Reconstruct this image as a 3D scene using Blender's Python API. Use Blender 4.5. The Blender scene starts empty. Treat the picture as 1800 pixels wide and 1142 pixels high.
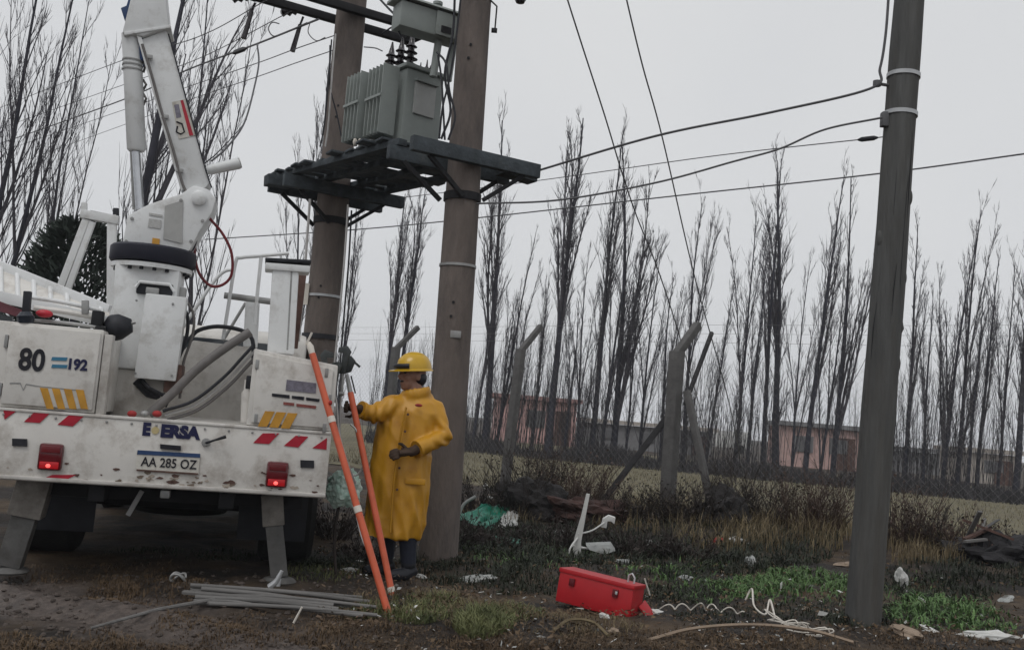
import bpy, bmesh, math, random
from mathutils import Vector, Matrix, noise, Quaternion
R_ = math.radians
SC = bpy.context.scene
COL = SC.collection
# ------------------------------------------------------------------ camera
FPX = 1700.0
CAM = Vector((0, 0, 1.25))
PITCH, ROLL = R_(5.4), R_(4.7)
_f = Vector((0, math.cos(PITCH), math.sin(PITCH)))
_u = Vector((0, -math.sin(PITCH), math.cos(PITCH)))
_r = Vector((1, 0, 0))
CR = _r * math.cos(ROLL) + _u * math.sin(ROLL)
CU = _u * math.cos(ROLL) - _r * math.sin(ROLL)
cam = bpy.data.cameras.new('camera')
cam.sensor_width = 36
cam.lens = FPX / 1800 * 36
cam.clip_start = 0.05
cam.clip_end = 3000
camo = bpy.data.objects.new('camera', cam)
COL.objects.link(camo)
m = Matrix((CR, CU, -_f)).transposed().to_4x4()
m.translation = CAM
camo.matrix_world = m
SC.camera = camo
# ------------------------------------------------------------------ sky, sun, exposure
w = bpy.data.worlds.new('World')
SC.world = w
w.use_nodes = True
nt = w.node_tree
nt.nodes.clear()
SUN_EL, SUN_AZ = R_(58), R_(205)      # azimuth clockwise from +Y : behind the camera, a little left
sk = nt.nodes.new('ShaderNodeTexSky')
sk.sky_type = 'NISHITA'
sk.sun_disc = False
sk.sun_elevation = SUN_EL
sk.sun_rotation = SUN_AZ
sk.dust_density = 4
sk.air_density = 1.2
hs = nt.nodes.new('ShaderNodeHueSaturation')
hs.inputs['Saturation'].default_value = 0.12
mx = nt.nodes.new('ShaderNodeMix')
mx.data_type = 'RGBA'
mx.inputs[0].default_value = 0.86
tc = nt.nodes.new('ShaderNodeTexCoord')
nz = nt.nodes.new('ShaderNodeTexNoise')
nz.inputs['Scale'].default_value = 1.6
nz.inputs['Detail'].default_value = 4
rp = nt.nodes.new('ShaderNodeValToRGB')
rp.color_ramp.elements[0].position = 0.3
rp.color_ramp.elements[0].color = (6.1, 6.25, 6.55, 1)
rp.color_ramp.elements[1].position = 0.72
rp.color_ramp.elements[1].color = (7.0, 7.1, 7.2, 1)
bg = nt.nodes.new('ShaderNodeBackground')
bg.inputs['Strength'].default_value = 0.1
ow = nt.nodes.new('ShaderNodeOutputWorld')
L = nt.links.new
L(sk.outputs[0], hs.inputs['Color'])
L(tc.outputs['Generated'], nz.inputs['Vector'])
L(nz.outputs['Fac'], rp.inputs['Fac'])
L(hs.outputs[0], mx.inputs[6])
L(rp.outputs[0], mx.inputs[7])
L(mx.outputs[2], bg.inputs['Color'])
L(bg.outputs[0], ow.inputs['Surface'])
sl = bpy.data.lights.new('sun', 'SUN')
sl.energy = 0.8
sl.angle = R_(28)
sl.color = (1.0, 0.985, 0.96)
so = bpy.data.objects.new('sun', sl)
COL.objects.link(so)
sd = Vector((math.sin(SUN_AZ) * math.cos(SUN_EL), math.cos(SUN_AZ) * math.cos(SUN_EL), math.sin(SUN_EL)))
so.rotation_euler = sd.to_track_quat('Z', 'Y').to_euler()
so.location = sd * 60
SC.view_settings.view_transform = 'Standard'
SC.view_settings.look = 'None'
SC.view_settings.exposure = 0.12
SC.view_settings.gamma = 1.0
SC.view_settings.use_curve_mapping = False
SC.render.engine = 'CYCLES'


# ------------------------------------------------------------------ photo pixel -> place helpers
def ray(x, y):
    return FPX * _f + (x - 900) * CR - (y - 571) * CU


def at(x, y, Y):
    d = ray(x, y)
    return CAM + d * (Y / d.y)


def gnd(x, y, z=0.0):
    d = ray(x, y)
    return CAM + d * ((z - CAM.z) / d.z)


def sstep(a, b, t):
    t = max(0.0, min(1.0, (t - a) / (b - a)))
    return t * t * (3 - 2 * t)


FA, FB = Vector((-1.9, 19.5)), Vector((5.2, 12.9))      # fence line in plan


def fence_y(x):
    return FA.y + (FB.y - FA.y) * (x - FA.x) / (FB.x - FA.x)


def gz(x, y):
    n = noise.noise(Vector((x * 0.9, y * 0.9, 0))) * 0.05 + noise.noise(Vector((x * 3.1, y * 3.1, 4))) * 0.02
    n += noise.noise(Vector((x * 9, y * 9, 7))) * 0.008
    fy = fence_y(max(-9, min(14, x)))
    near = 1 - sstep(fy - 1.0, fy + 2.5, y)
    ridge = 0.16 * math.exp(-((y - (fy - 2.6)) / 1.7) ** 2) * sstep(-0.6, 1.2, x)
    dt = .447 * x + .894 * y
    if x < 1.0 and y < 8:
        n += (-.045 * math.exp(-((dt - 3.78) / .13) ** 2) + .03 * math.exp(-((dt - 4.02) / .09) ** 2) - .035 * math.exp(-((dt - 4.3) / .1) ** 2)) * sstep(1.0, -.3, x)
        n += .014 * noise.noise(Vector((x * 16, y * 16, 2))) * sstep(4.7, 4.3, dt)
    return n * (0.12 + 0.88 * near) + ridge * near


# ------------------------------------------------------------------ materials
MATS = {}


def mat(name, col, rough=0.7, var=0.25, scale=6.0, bump=0.0, bscale=40.0, col2=None, metal=0.0, spec=0.4,
        dirt=None, dirt_amt=0.0, dscale=3.0, stretch=None, emis=None, estr=0.0, trans=0.0, coat=0.0):
    if name in MATS:
        return MATS[name]
    M = bpy.data.materials.new(name)
    M.use_nodes = True
    n = M.node_tree.nodes
    l = M.node_tree.links.new
    p = n['Principled BSDF']
    p.inputs['Roughness'].default_value = rough
    p.inputs['Metallic'].default_value = metal
    p.inputs['Specular IOR Level'].default_value = spec
    if coat:
        p.inputs['Coat Weight'].default_value = coat
    if trans:
        p.inputs['Transmission Weight'].default_value = trans
    t = n.new('ShaderNodeTexCoord')
    mp = n.new('ShaderNodeMapping')
    l(t.outputs['Object'], mp.inputs['Vector'])
    if stretch:
        mp.inputs['Scale'].default_value = stretch
    a = n.new('ShaderNodeTexNoise')
    a.inputs['Scale'].default_value = scale
    a.inputs['Detail'].default_value = 7
    a.inputs['Roughness'].default_value = 0.65
    l(mp.outputs[0], a.inputs['Vector'])
    r = n.new('ShaderNodeValToRGB')
    c2 = col2 or tuple(min(1, c * (1 + var)) for c in col)
    c1 = tuple(c * (1 - var) for c in col)
    r.color_ramp.elements[0].position = 0.3
    r.color_ramp.elements[1].position = 0.7
    r.color_ramp.elements[0].color = (*c1, 1)
    r.color_ramp.elements[1].color = (*c2, 1)
    l(a.outputs['Fac'], r.inputs['Fac'])
    out = r.outputs[0]
    if dirt:
        d = n.new('ShaderNodeTexNoise')
        d.inputs['Scale'].default_value = dscale
        d.inputs['Detail'].default_value = 9
        d.inputs['Roughness'].default_value = 0.72
        l(mp.outputs[0], d.inputs['Vector'])
        dr = n.new('ShaderNodeValToRGB')
        dr.color_ramp.elements[0].position = 0.66 - dirt_amt * 0.3
        dr.color_ramp.elements[1].position = 0.86 - dirt_amt * 0.2
        dr.color_ramp.elements[0].color = (0, 0, 0, 1)
        dr.color_ramp.elements[1].color = (0.85, 0.85, 0.85, 1)
        l(d.outputs['Fac'], dr.inputs['Fac'])
        x = n.new('ShaderNodeMix')
        x.data_type = 'RGBA'
        l(dr.outputs[0], x.inputs[0])
        l(out, x.inputs[6])
        x.inputs[7].default_value = (*dirt, 1)
        out = x.outputs[2]
    l(out, p.inputs['Base Color'])
    if bump:
        b = n.new('ShaderNodeBump')
        b.inputs['Strength'].default_value = bump
        b.inputs['Distance'].default_value = 0.02
        e = n.new('ShaderNodeTexNoise')
        e.inputs['Scale'].default_value = bscale
        e.inputs['Detail'].default_value = 6
        l(mp.outputs[0], e.inputs['Vector'])
        l(e.outputs['Fac'], b.inputs['Height'])
        l(b.outputs[0], p.inputs['Normal'])
    if emis:
        p.inputs['Emission Color'].default_value = (*emis, 1)
        p.inputs['Emission Strength'].default_value = estr
    MATS[name] = M
    return M


M_WHITE = mat('truck_white', (0.63, 0.61, 0.575), 0.42, 0.07, 5, dirt=(0.20, 0.155, 0.115), dirt_amt=0.58, dscale=3.6, bump=0.03, bscale=12)
M_WHITED = mat('truck_white_grimy', (0.52, 0.50, 0.47), 0.6, 0.12, 5, dirt=(0.19, 0.155, 0.125), dirt_amt=0.6, dscale=3.4, bump=0.05, bscale=14)
M_BOOM = mat('boom_white', (0.68, 0.69, 0.69), 0.4, 0.06, 4, dirt=(0.36, 0.34, 0.31), dirt_amt=0.48, dscale=5, bump=0.03, bscale=10)
M_BLACK = mat('black_rubber', (0.014, 0.015, 0.02), 0.6, 0.3, 8, bump=0.1)
M_DARK = mat('dark_chassis', (0.012, 0.012, 0.014), 0.8, 0.4, 9, bump=0.1)
M_STEEL = mat('grey_steel', (0.30, 0.30, 0.295), 0.5, 0.2, 9, metal=0.4, dirt=(0.10, 0.085, 0.07), dirt_amt=0.4, bump=0.05)
M_CHROME = mat('steel_rod', (0.5, 0.51, 0.53), 0.25, 0.1, 9, metal=0.9)
M_BLUE = mat('blue_paint', (0.015, 0.045, 0.13), 0.4, 0.2, 9)
M_RED = mat('red_reflective', (0.38, 0.012, 0.03), 0.35, 0.15, 14)
M_YEL = mat('yellow_reflective', (0.50, 0.25, 0.03), 0.45, 0.2, 12)
M_INK = mat('black_print', (0.008, 0.008, 0.014), 0.5, 0.1)
M_NAVY = mat('navy_print', (0.006, 0.008, 0.05), 0.5, 0.1)
M_CYAN = mat('light_blue_print', (0.04, 0.17, 0.28), 0.5, 0.1)
M_GREYP = mat('grey_print', (0.17, 0.16, 0.20), 0.5, 0.35, 40)
M_PLATE = mat('plate_white', (0.55, 0.53, 0.48), 0.5, 0.12, 20, dirt=(0.2, 0.16, 0.12), dirt_amt=0.4, dscale=14)
M_LENS = mat('red_lens', (0.10, 0.004, 0.008), 0.2, 0.2, 10, coat=0.4)
M_LIT = mat('lit_lamp', (0.5, 0.01, 0.02), 0.3, 0.1, 10, emis=(1.0, 0.03, 0.05), estr=1.6)
M_MUDS = mat('mud_spot', (.16, .125, .095), .8, .3, 30)
M_RUN = mat('dirt_streak', (0.36, 0.31, 0.26), 0.7, 0.15, 30)
M_HOSE = mat('grey_hose', (0.14, 0.13, 0.125), 0.55, 0.2, 10, bump=0.05)
M_HOSER = mat('red_hose', (0.16, 0.02, 0.025), 0.5, 0.25, 10)
M_GLASS = mat('dark_glass', (0.02, 0.025, 0.03), 0.08, 0.1, 4, spec=0.6)
M_BROWN = mat('rusty_brown', (0.09, 0.05, 0.04), 0.8, 0.4, 12, bump=0.2)
M_CONC = mat('pole_concrete', (0.135, 0.112, 0.10), 0.9, 0.28, 5, bump=0.45, bscale=60, stretch=(1, 1, 0.3), dirt=(0.05, 0.045, 0.045), dirt_amt=0.6, dscale=3.2)
M_WOOD = mat('pole_wood', (0.084, 0.085, 0.083), 0.85, 0.38, 7, bump=0.9, bscale=40, stretch=(1, 1, 0.1), dirt=(0.052, 0.045, 0.036), dirt_amt=0.75, dscale=3.0)
M_DECK = mat('deck_timber', (0.05, 0.06, 0.068), 0.85, 0.4, 9, bump=0.4, bscale=30, dirt=(0.12, 0.13, 0.125), dirt_amt=0.35)
M_TRAFO = mat('transformer_green_grey', (0.25, 0.275, 0.262), 0.5, 0.1, 5, dirt=(0.14, 0.135, 0.12), dirt_amt=0.35, dscale=5)
M_TRAFOL = mat('transformer_plate', (0.36, 0.365, 0.355), 0.5, 0.08, 9)
M_PORC = mat('dark_porcelain', (0.018, 0.013, 0.016), 0.25, 0.2, 9, coat=0.3)
M_GALV = mat('galvanised', (0.42, 0.43, 0.44), 0.45, 0.15, 12, metal=0.3)
M_WIRE = mat('cable_dark', (0.10, 0.10, 0.106), 0.7, 0.2)
M_WIREL = mat('cable_pale', (0.42, 0.41, 0.4), 0.6, 0.2)
M_BARK = mat('bark', (0.034, 0.034, 0.046), 0.9, 0.35, 5, bump=0.3, bscale=18, stretch=(1, 1, 0.3))
M_TWIG = mat('twigs', (0.062, 0.058, 0.068), 0.9, 0.3, 2)
M_NEEDLE = mat('needles', (0.022, 0.032, 0.024), 0.8, 0.4, 3)
M_COAT = mat('raincoat', (0.48, 0.235, 0.012), 0.48, 0.08, 2.5, bump=0.15, bscale=14, dirt=(0.33, 0.13, 0.008), dirt_amt=0.42, dscale=6, spec=0.5)
M_HELM = mat('helmet', (0.52, 0.31, 0.012), 0.3, 0.08, 9, dirt=(0.3, 0.17, 0.02), dirt_amt=0.2, coat=0.3)
M_SKIN = mat('skin', (0.25, 0.135, 0.095), 0.55, 0.15, 20)
M_TROUS = mat('trousers', (0.016, 0.019, 0.032), 0.85, 0.3, 20, bump=0.2)
M_GLOVE = mat('glove', (0.045, 0.026, 0.016), 0.8, 0.3, 30, bump=0.2)
M_ORANGE = mat('orange_fibreglass', (0.52, 0.10, 0.045), 0.35, 0.12, 12, dirt=(0.28, 0.06, 0.035), dirt_amt=0.3, dscale=10)
M_TAPE = mat('pale_tape', (0.6, 0.56, 0.5), 0.6, 0.1)
M_TOOL = mat('toolbox_red', (0.40, 0.012, 0.018), 0.42, 0.1, 8, dirt=(0.24, 0.03, 0.025), dirt_amt=0.35, dscale=7, bump=.06, bscale=14)
M_GRWOOD = mat('weathered_wood', (0.135, 0.13, 0.125), 0.85, 0.3, 14, bump=0.3, stretch=(0.15, 1, 1))
M_CPOST = mat('post_concrete', (0.095, 0.092, 0.09), 0.9, 0.25, 7, bump=0.3, bscale=40, dirt=(0.05, 0.048, 0.045), dirt_amt=0.4)
M_CPOSTD = mat('brace_dark', (0.035, 0.034, 0.036), 0.9, 0.3, 7, bump=0.3)
M_PWHITE = mat('white_plastic', (0.55, 0.55, 0.53), 0.4, 0.1, 9, dirt=(0.25, 0.22, 0.18), dirt_amt=0.45, dscale=9)
M_PGREY = mat('grey_plastic', (0.30, 0.31, 0.30), 0.5, 0.2, 9, dirt=(0.14, 0.12, 0.1), dirt_amt=0.45, dscale=9)
M_TEAL = mat('teal_plastic', (0.012, 0.17, 0.11), 0.35, 0.25, 9)
M_MINT = mat('mint_plastic', (0.30, 0.52, 0.42), 0.4, 0.3, 14, col2=(0.62, 0.72, 0.66))
M_REDR = mat('red_rag', (0.33, 0.03, 0.03), 0.8, 0.25, 12)
M_TAN = mat('tan_card', (0.26, 0.20, 0.15), 0.85, 0.2, 9)
M_TYRE = mat('tyre', (0.012, 0.012, 0.012), 0.8, 0.3, 20, bump=0.3)


def leafmat(name, c1, c2, scale=2.5):
    return mat(name, c1, 0.75, 0.35, scale, col2=c2)


M_DRY = leafmat('dry_grass', (0.13, 0.095, 0.05), (0.20, 0.155, 0.085), 3)
M_BRNG = leafmat('brown_grass', (0.075, 0.045, 0.025), (0.13, 0.085, 0.045), 3)
M_GRN = leafmat('green_grass', (0.065, 0.085, 0.028), (0.19, 0.20, 0.085), 5)
M_WEED = leafmat('weed_green', (0.04, 0.095, 0.025), (0.14, 0.24, 0.08), 7)
M_DKW = leafmat('dark_weed', (0.010, 0.014, 0.008), (0.03, 0.038, 0.02), 3)
M_SHRUB = leafmat('dead_shrub', (0.02, 0.0155, 0.014), (0.045, 0.033, 0.028), 3)
M_SHRUBR = leafmat('reddish_shrub', (0.045, 0.027, 0.021), (0.085, 0.052, 0.04), 3)


# ------------------------------------------------------------------ mesh builder
class B:
    def __init__(s):
        s.v = []
        s.f = []
        s.mi = []
        s.cm = 0

    def add(s, vs, fs):
        o = len(s.v)
        s.v += [tuple(v) for v in vs]
        for f in fs:
            s.f.append([i + o for i in f])
            s.mi.append(s.cm)
        return s

    def box(s, c, d, M=None):
        x, y, z = d[0] / 2, d[1] / 2, d[2] / 2
        c = Vector(c)
        vs = [Vector((a * x, b * y, e * z)) for a in (-1, 1) for b in (-1, 1) for e in (-1, 1)]
        vs = [c + (M @ v if M else v) for v in vs]
        return s.add(vs, [(0, 1, 3, 2), (4, 6, 7, 5), (0, 4, 5, 1), (2, 3, 7, 6), (0, 2, 6, 4), (1, 5, 7, 3)])

    def bar(s, a, b, w, h, up=(0, 0, 1)):
        a, b = Vector(a), Vector(b)
        d = (b - a).normalized()
        sd_ = d.cross(Vector(up))
        if sd_.length < 1e-4:
            sd_ = d.cross(Vector((1, 0, 0)))
        sd_.normalize()
        u = sd_.cross(d)
        vs = []
        for p in (a, b):
            for i, j in ((-1, -1), (1, -1), (1, 1), (-1, 1)):
                vs.append(p + sd_ * (i * w / 2) + u * (j * h / 2))
        return s.add(vs, [(3, 2, 1, 0), (4, 5, 6, 7), (0, 1, 5, 4), (1, 2, 6, 5), (2, 3, 7, 6), (3, 0, 4, 7)])

    def tube(s, pts, rad, n=8, cap=True, flat=None):
        pts = [Vector(p) for p in pts]
        k = len(pts)
        if not isinstance(rad, (list, tuple)):
            rad = [rad] * k
        t0 = (pts[1] - pts[0]).normalized()
        ref = Vector((0, 0, 1)) if abs(t0.z) < 0.9 else Vector((1, 0, 0))
        a = t0.cross(ref).normalized()
        vs = []
        for i in range(k):
            t = (pts[min(i + 1, k - 1)] - pts[max(i - 1, 0)])
            if t.length < 1e-9:
                t = t0
            t.normalize()
            a = (a - t * a.dot(t))
            if a.length < 1e-6:
                a = t.orthogonal()
            a.normalize()
            b = t.cross(a)
            for j in range(n):
                q = 2 * math.pi * j / n
                fy = flat if flat else 1.0
                vs.append(pts[i] + (a * math.cos(q) + b * math.sin(q) * fy) * rad[i])
        fs = []
        for i in range(k - 1):
            for j in range(n):
                j2 = (j + 1) % n
                fs.append((i * n + j, i * n + j2, (i + 1) * n + j2, (i + 1) * n + j))
        if cap:
            fs.append(tuple(range(n))[::-1])
            fs.append(tuple((k - 1) * n + j for j in range(n)))
        return s.add(vs, fs)

    def lathe(s, c, prof, n=20, axis=None):
        """prof = [(r, z)...] about local z at c; axis = optional matrix"""
        c = Vector(c)
        vs = []
        for r, z in prof:
            for j in range(n):
                q = 2 * math.pi * j / n
                v = Vector((r * math.cos(q), r * math.sin(q), z))
                vs.append(c + (axis @ v if axis else v))
        fs = []
        k = len(prof)
        for i in range(k - 1):
            for j in range(n):
                j2 = (j + 1) % n
                fs.append((i * n + j, i * n + j2, (i + 1) * n + j2, (i + 1) * n + j))
        fs.append(tuple(range(n))[::-1])
        fs.append(tuple((k - 1) * n + j for j in range(n)))
        return s.add(vs, fs)

    def prism(s, poly, off):
        """poly = list of 3D points (one plane), extruded by off"""
        poly = [Vector(p) for p in poly]
        off = Vector(off)
        n = len(poly)
        fs = [tuple(range(n))[::-1], tuple(range(n, 2 * n))]
        for i in range(n):
            j = (i + 1) % n
            fs.append((i, j, n + j, n + i))
        return s.add(poly + [p + off for p in poly], fs)

    def ell(s, c, r, M=None, nu=14, nv=10):
        c = Vector(c)
        prof = []
        vs = [c + (M @ Vector((0, 0, -r[2])) if M else Vector((0, 0, -r[2])))]
        for i in range(1, nv):
            t = -math.pi / 2 + math.pi * i / nv
            for j in range(nu):
                q = 2 * math.pi * j / nu
                v = Vector((r[0] * math.cos(t) * math.cos(q), r[1] * math.cos(t) * math.sin(q), r[2] * math.sin(t)))
                vs.append(c + (M @ v if M else v))
        v = Vector((0, 0, r[2]))
        vs.append(c + (M @ v if M else v))
        fs = []
        for j in range(nu):
            fs.append((0, 1 + (j + 1) % nu, 1 + j))
        for i in range(nv - 2):
            for j in range(nu):
                a = 1 + i * nu + j
                b = 1 + i * nu + (j + 1) % nu
                fs.append((a, b, b + nu, a + nu))
        e = len(vs) - 1
        for j in range(nu):
            fs.append((e, 1 + (nv - 2) * nu + j, 1 + (nv - 2) * nu + (j + 1) % nu))
        return s.add(vs, fs)

    def mesh(s, name, mats, bevel=0.0, smooth=40, fix=True):
        me = bpy.data.meshes.new(name)
        me.from_pydata(s.v, [], s.f)
        if not isinstance(mats, (list, tuple)):
            mats = [mats]
        for q in mats:
            me.materials.append(q)
        if len(mats) > 1:
            me.polygons.foreach_set('material_index', s.mi)
        if fix or bevel:
            bm = bmesh.new()
            bm.from_mesh(me)
            bmesh.ops.recalc_face_normals(bm, faces=bm.faces)
            if bevel:
                es = [e for e in bm.edges if len(e.link_faces) == 2 and e.calc_face_angle(0) > 0.6]
                bmesh.ops.bevel(bm, geom=es, offset=bevel, segments=2, profile=0.6, affect='EDGES', clamp_overlap=True)
            bm.to_mesh(me)
            bm.free()
        if smooth:
            me.polygons.foreach_set('use_smooth', [True] * len(me.polygons))
            me.set_sharp_from_angle(angle=R_(smooth))
        return me

    def obj(s, name, mats, parent=None, bevel=0.0, smooth=40, fix=True):
        o = bpy.data.objects.new(name, s.mesh(name, mats, bevel, smooth, fix))
        COL.objects.link(o)
        if parent:
            o.parent = parent
        return o


def tag(o, label, cat, group=None, kind=None):
    if label:
        o['label'] = label
    if cat:
        o['category'] = cat
    if group:
        o['group'] = group
    if kind:
        o['kind'] = kind
    return o


def empty(name, loc, label, cat, rz=0.0, group=None):
    o = bpy.data.objects.new(name, None)
    o.empty_display_size = 0.2
    COL.objects.link(o)
    o.location = loc
    o.rotation_euler = (0, 0, rz)
    return tag(o, label, cat, group)


def spline(pts, n=8):
    """Catmull-Rom through pts"""
    pts = [Vector(p) for p in pts]
    P = [pts[0] * 2 - pts[1]] + pts + [pts[-1] * 2 - pts[-2]]
    out = []
    for i in range(1, len(P) - 2):
        a, b, c, d = P[i - 1:i + 3]
        for k in range(n):
            t = k / n
            out.append(0.5 * ((2 * b) + (c - a) * t + (2 * a - 5 * b + 4 * c - d) * t * t + (3 * b - a - 3 * c + d) * t ** 3))
    out.append(pts[-1])
    return out


def text_part(name, s, M4, size, material, parent, xs=1.0, bold=0.0, shear=0.0):
    """flat lettering as a thin mesh: M4 maps text space (x right, y up) to parent space"""
    cu = bpy.data.curves.new(name, 'FONT')
    cu.body = s
    cu.size = size
    cu.extrude = 0.0012
    cu.offset = bold
    cu.shear = shear
    cu.resolution_u = 4
    t = bpy.data.objects.new(name, cu)
    COL.objects.link(t)
    dg = bpy.context.evaluated_depsgraph_get()
    me = bpy.data.meshes.new_from_object(t.evaluated_get(dg))
    bpy.data.objects.remove(t)
    bpy.data.curves.remove(cu)
    me.transform(M4 @ Matrix.Diagonal((xs, 1, 1, 1)))
    me.materials.clear()
    me.materials.append(material)
    o = bpy.data.objects.new(name, me)
    COL.objects.link(o)
    o.parent = parent
    return o


def remeshed(b, voxel, smooth_it=4):
    """closed overlapping shapes -> one continuous surface"""
    me = b.mesh('tmp', M_BLACK, smooth=0)
    t = bpy.data.objects.new('tmp', me)
    COL.objects.link(t)
    rm = t.modifiers.new('r', 'REMESH')
    rm.mode = 'VOXEL'
    rm.voxel_size = voxel
    sm = t.modifiers.new('s', 'SMOOTH')
    sm.iterations = smooth_it
    sm.factor = 0.5
    dg = bpy.context.evaluated_depsgraph_get()
    out = bpy.data.meshes.new_from_object(t.evaluated_get(dg))
    bpy.data.objects.remove(t)
    bpy.data.meshes.remove(me)
    out.materials.clear()
    return out


# ================================================================== THE SETTING
def ground_material():
    M = bpy.data.materials.new('ground_soil')
    M.use_nodes = True
    n = M.node_tree.nodes
    l = M.node_tree.links.new
    p = n['Principled BSDF']
    t = n.new('ShaderNodeTexCoord')

    def nz_(sc, det=8, ro=0.65):
        a = n.new('ShaderNodeTexNoise')
        a.inputs['Scale'].default_value = sc
        a.inputs['Detail'].default_value = det
        a.inputs['Roughness'].default_value = ro
        l(t.outputs['Object'], a.inputs['Vector'])
        return a.outputs['Fac']

    def ramp(fac, p0, c0, p1, c1):
        r = n.new('ShaderNodeValToRGB')
        r.color_ramp.elements[0].position = p0
        r.color_ramp.elements[1].position = p1
        r.color_ramp.elements[0].color = (*c0, 1)
        r.color_ramp.elements[1].color = (*c1, 1)
        l(fac, r.inputs['Fac'])
        return r.outputs[0]

    def mix(f, a, b):
        x = n.new('ShaderNodeMix')
        x.data_type = 'RGBA'
        l(f, x.inputs[0])
        l(a, x.inputs[6])
        l(b, x.inputs[7])
        return x.outputs[2]

    soil = ramp(nz_(5), 0.32, (0.008, 0.0065, 0.0055), 0.7, (0.034, 0.025, 0.02))
    straw = ramp(nz_(11), 0.3, (0.045, 0.028, 0.017), 0.75, (0.115, 0.08, 0.047))
    mud = ramp(nz_(14, 10, 0.75), 0.3, (0.035, 0.029, 0.027), 0.72, (0.185, 0.15, 0.13))
    f1 = ramp(nz_(0.9), 0.46, (0, 0, 0), 0.60, (1, 1, 1))
    c = mix(f1, soil, straw)
    # trodden wheel track in front of the truck
    sp = n.new('ShaderNodeSeparateXYZ')
    l(t.outputs['Object'], sp.inputs[0])

    def mth(op, a, b):
        q = n.new('ShaderNodeMath')
        q.operation = op
        for i, v in enumerate((a, b)):
            if isinstance(v, (int, float)):
                q.inputs[i].default_value = v
            else:
                l(v, q.inputs[i])
        return q.outputs[0]
    # signed distance-like mask: line through (-3.2,6.4) and (-0.4,5.0)
    d = mth('ADD', mth('MULTIPLY', sp.outputs[0], 0.447), mth('MULTIPLY', sp.outputs[1], 0.894))
    d = mth('ADD', d, mth('MULTIPLY', mth('SUBTRACT', nz_(1.6), 0.5), 1.2))
    f2 = ramp(d, 0.0, (1, 1, 1), 1.0, (0, 0, 0))
    mr = n.new('ShaderNodeMapRange')
    l(d, mr.inputs[0])
    mr.inputs[1].default_value = 4.55
    mr.inputs[2].default_value = 4.2
    mr.inputs[3].default_value = 0
    mr.inputs[4].default_value = 1
    mr2 = n.new('ShaderNodeMapRange')
    l(d, mr2.inputs[0])
    mr2.inputs[1].default_value = 3.45
    mr2.inputs[2].default_value = 3.75
    f3 = mth('MULTIPLY', mr.outputs[0], mr2.outputs[0])
    c = mix(f3, c, mud)
    l(c, p.inputs['Base Color'])
    rr = n.new('ShaderNodeMapRange')
    l(nz_(3), rr.inputs[0])
    rr.inputs[3].default_value = 0.55
    rr.inputs[4].default_value = 0.95
    wet = mth('SUBTRACT', rr.outputs[0], mth('MULTIPLY', f3, .32))
    l(wet, p.inputs['Roughness'])
    p.inputs['Specular IOR Level'].default_value = 0.3
    b = n.new('ShaderNodeBump')
    b.inputs['Strength'].default_value = 0.9
    b.inputs['Distance'].default_value = 0.03
    l(nz_(22, 9, 0.75), b.inputs['Height'])
    l(b.outputs[0], p.inputs['Normal'])
    return M


def axis_coords(lo, hi, step, far):
    a = []
    v = lo
    while v <= hi:
        a.append(v)
        v += step
    s = step
    left, right = [], []
    v = lo
    while v > -far:
        s *= 1.35
        v -= s
        left.append(v)
    s = step
    v = hi
    while v < far:
        s *= 1.35
        v += s
        right.append(v)
    return left[::-1] + a + right


gx = axis_coords(-5, 8, 0.06, 300)
gy = axis_coords(4.4, 18, 0.06, 300)
vs = [(x, y, gz(x, y)) for y in gy for x in gx]
nx = len(gx)
fs = [(j * nx + i, j * nx + i + 1, (j + 1) * nx + i + 1, (j + 1) * nx + i) for j in range(len(gy) - 1) for i in range(nx - 1)]
g = B().add(vs, fs).obj('ground', ground_material(), smooth=180, fix=False)
tag(g, None, None, kind='structure')

# dry meadow behind the fence: its own sheet a little above the ground
mf = B()
M_FIELD = mat('meadow', (0.12, 0.104, 0.06), 0.9, 0.3, 1.4, bump=0.8, bscale=26, col2=(0.185, 0.165, 0.10), dirt=(0.115, 0.09, 0.06), dirt_amt=0.5, dscale=0.6)
fx = [-14 + 0.6 * i for i in range(110)]
rows = 40
vs, fs = [], []
for j in range(rows + 1):
    t = (j / rows) ** 1.3
    for x in fx:
        fy = fence_y(max(-9, min(14, x)))
        y = fy - 0.9 + noise.noise(Vector((x, 0, 3))) * 0.5 + t * 34
        vs.append((x, y, gz(x, y) + 0.006 + 0.012 * min(1, t * 6)))
for j in range(rows):
    for i in range(len(fx) - 1):
        a = j * len(fx) + i
        fs.append((a, a + 1, a + 1 + len(fx), a + len(fx)))
fld = B().add(vs, fs).obj('meadow', M_FIELD, smooth=180, fix=False)
tag(fld, None, None, kind='structure')


# ------------------------------------------------------------------ bare poplars
def branch_path(rng, p, d, ln, k, up, wob):
    pts = [p.copy()]
    d = d.normalized()
    for i in range(k):
        d = (d + Vector((rng.uniform(-wob, wob), rng.uniform(-wob, wob), up))).normalized()
        p = p + d * (ln / k)
        pts.append(p.copy())
    return pts


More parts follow.
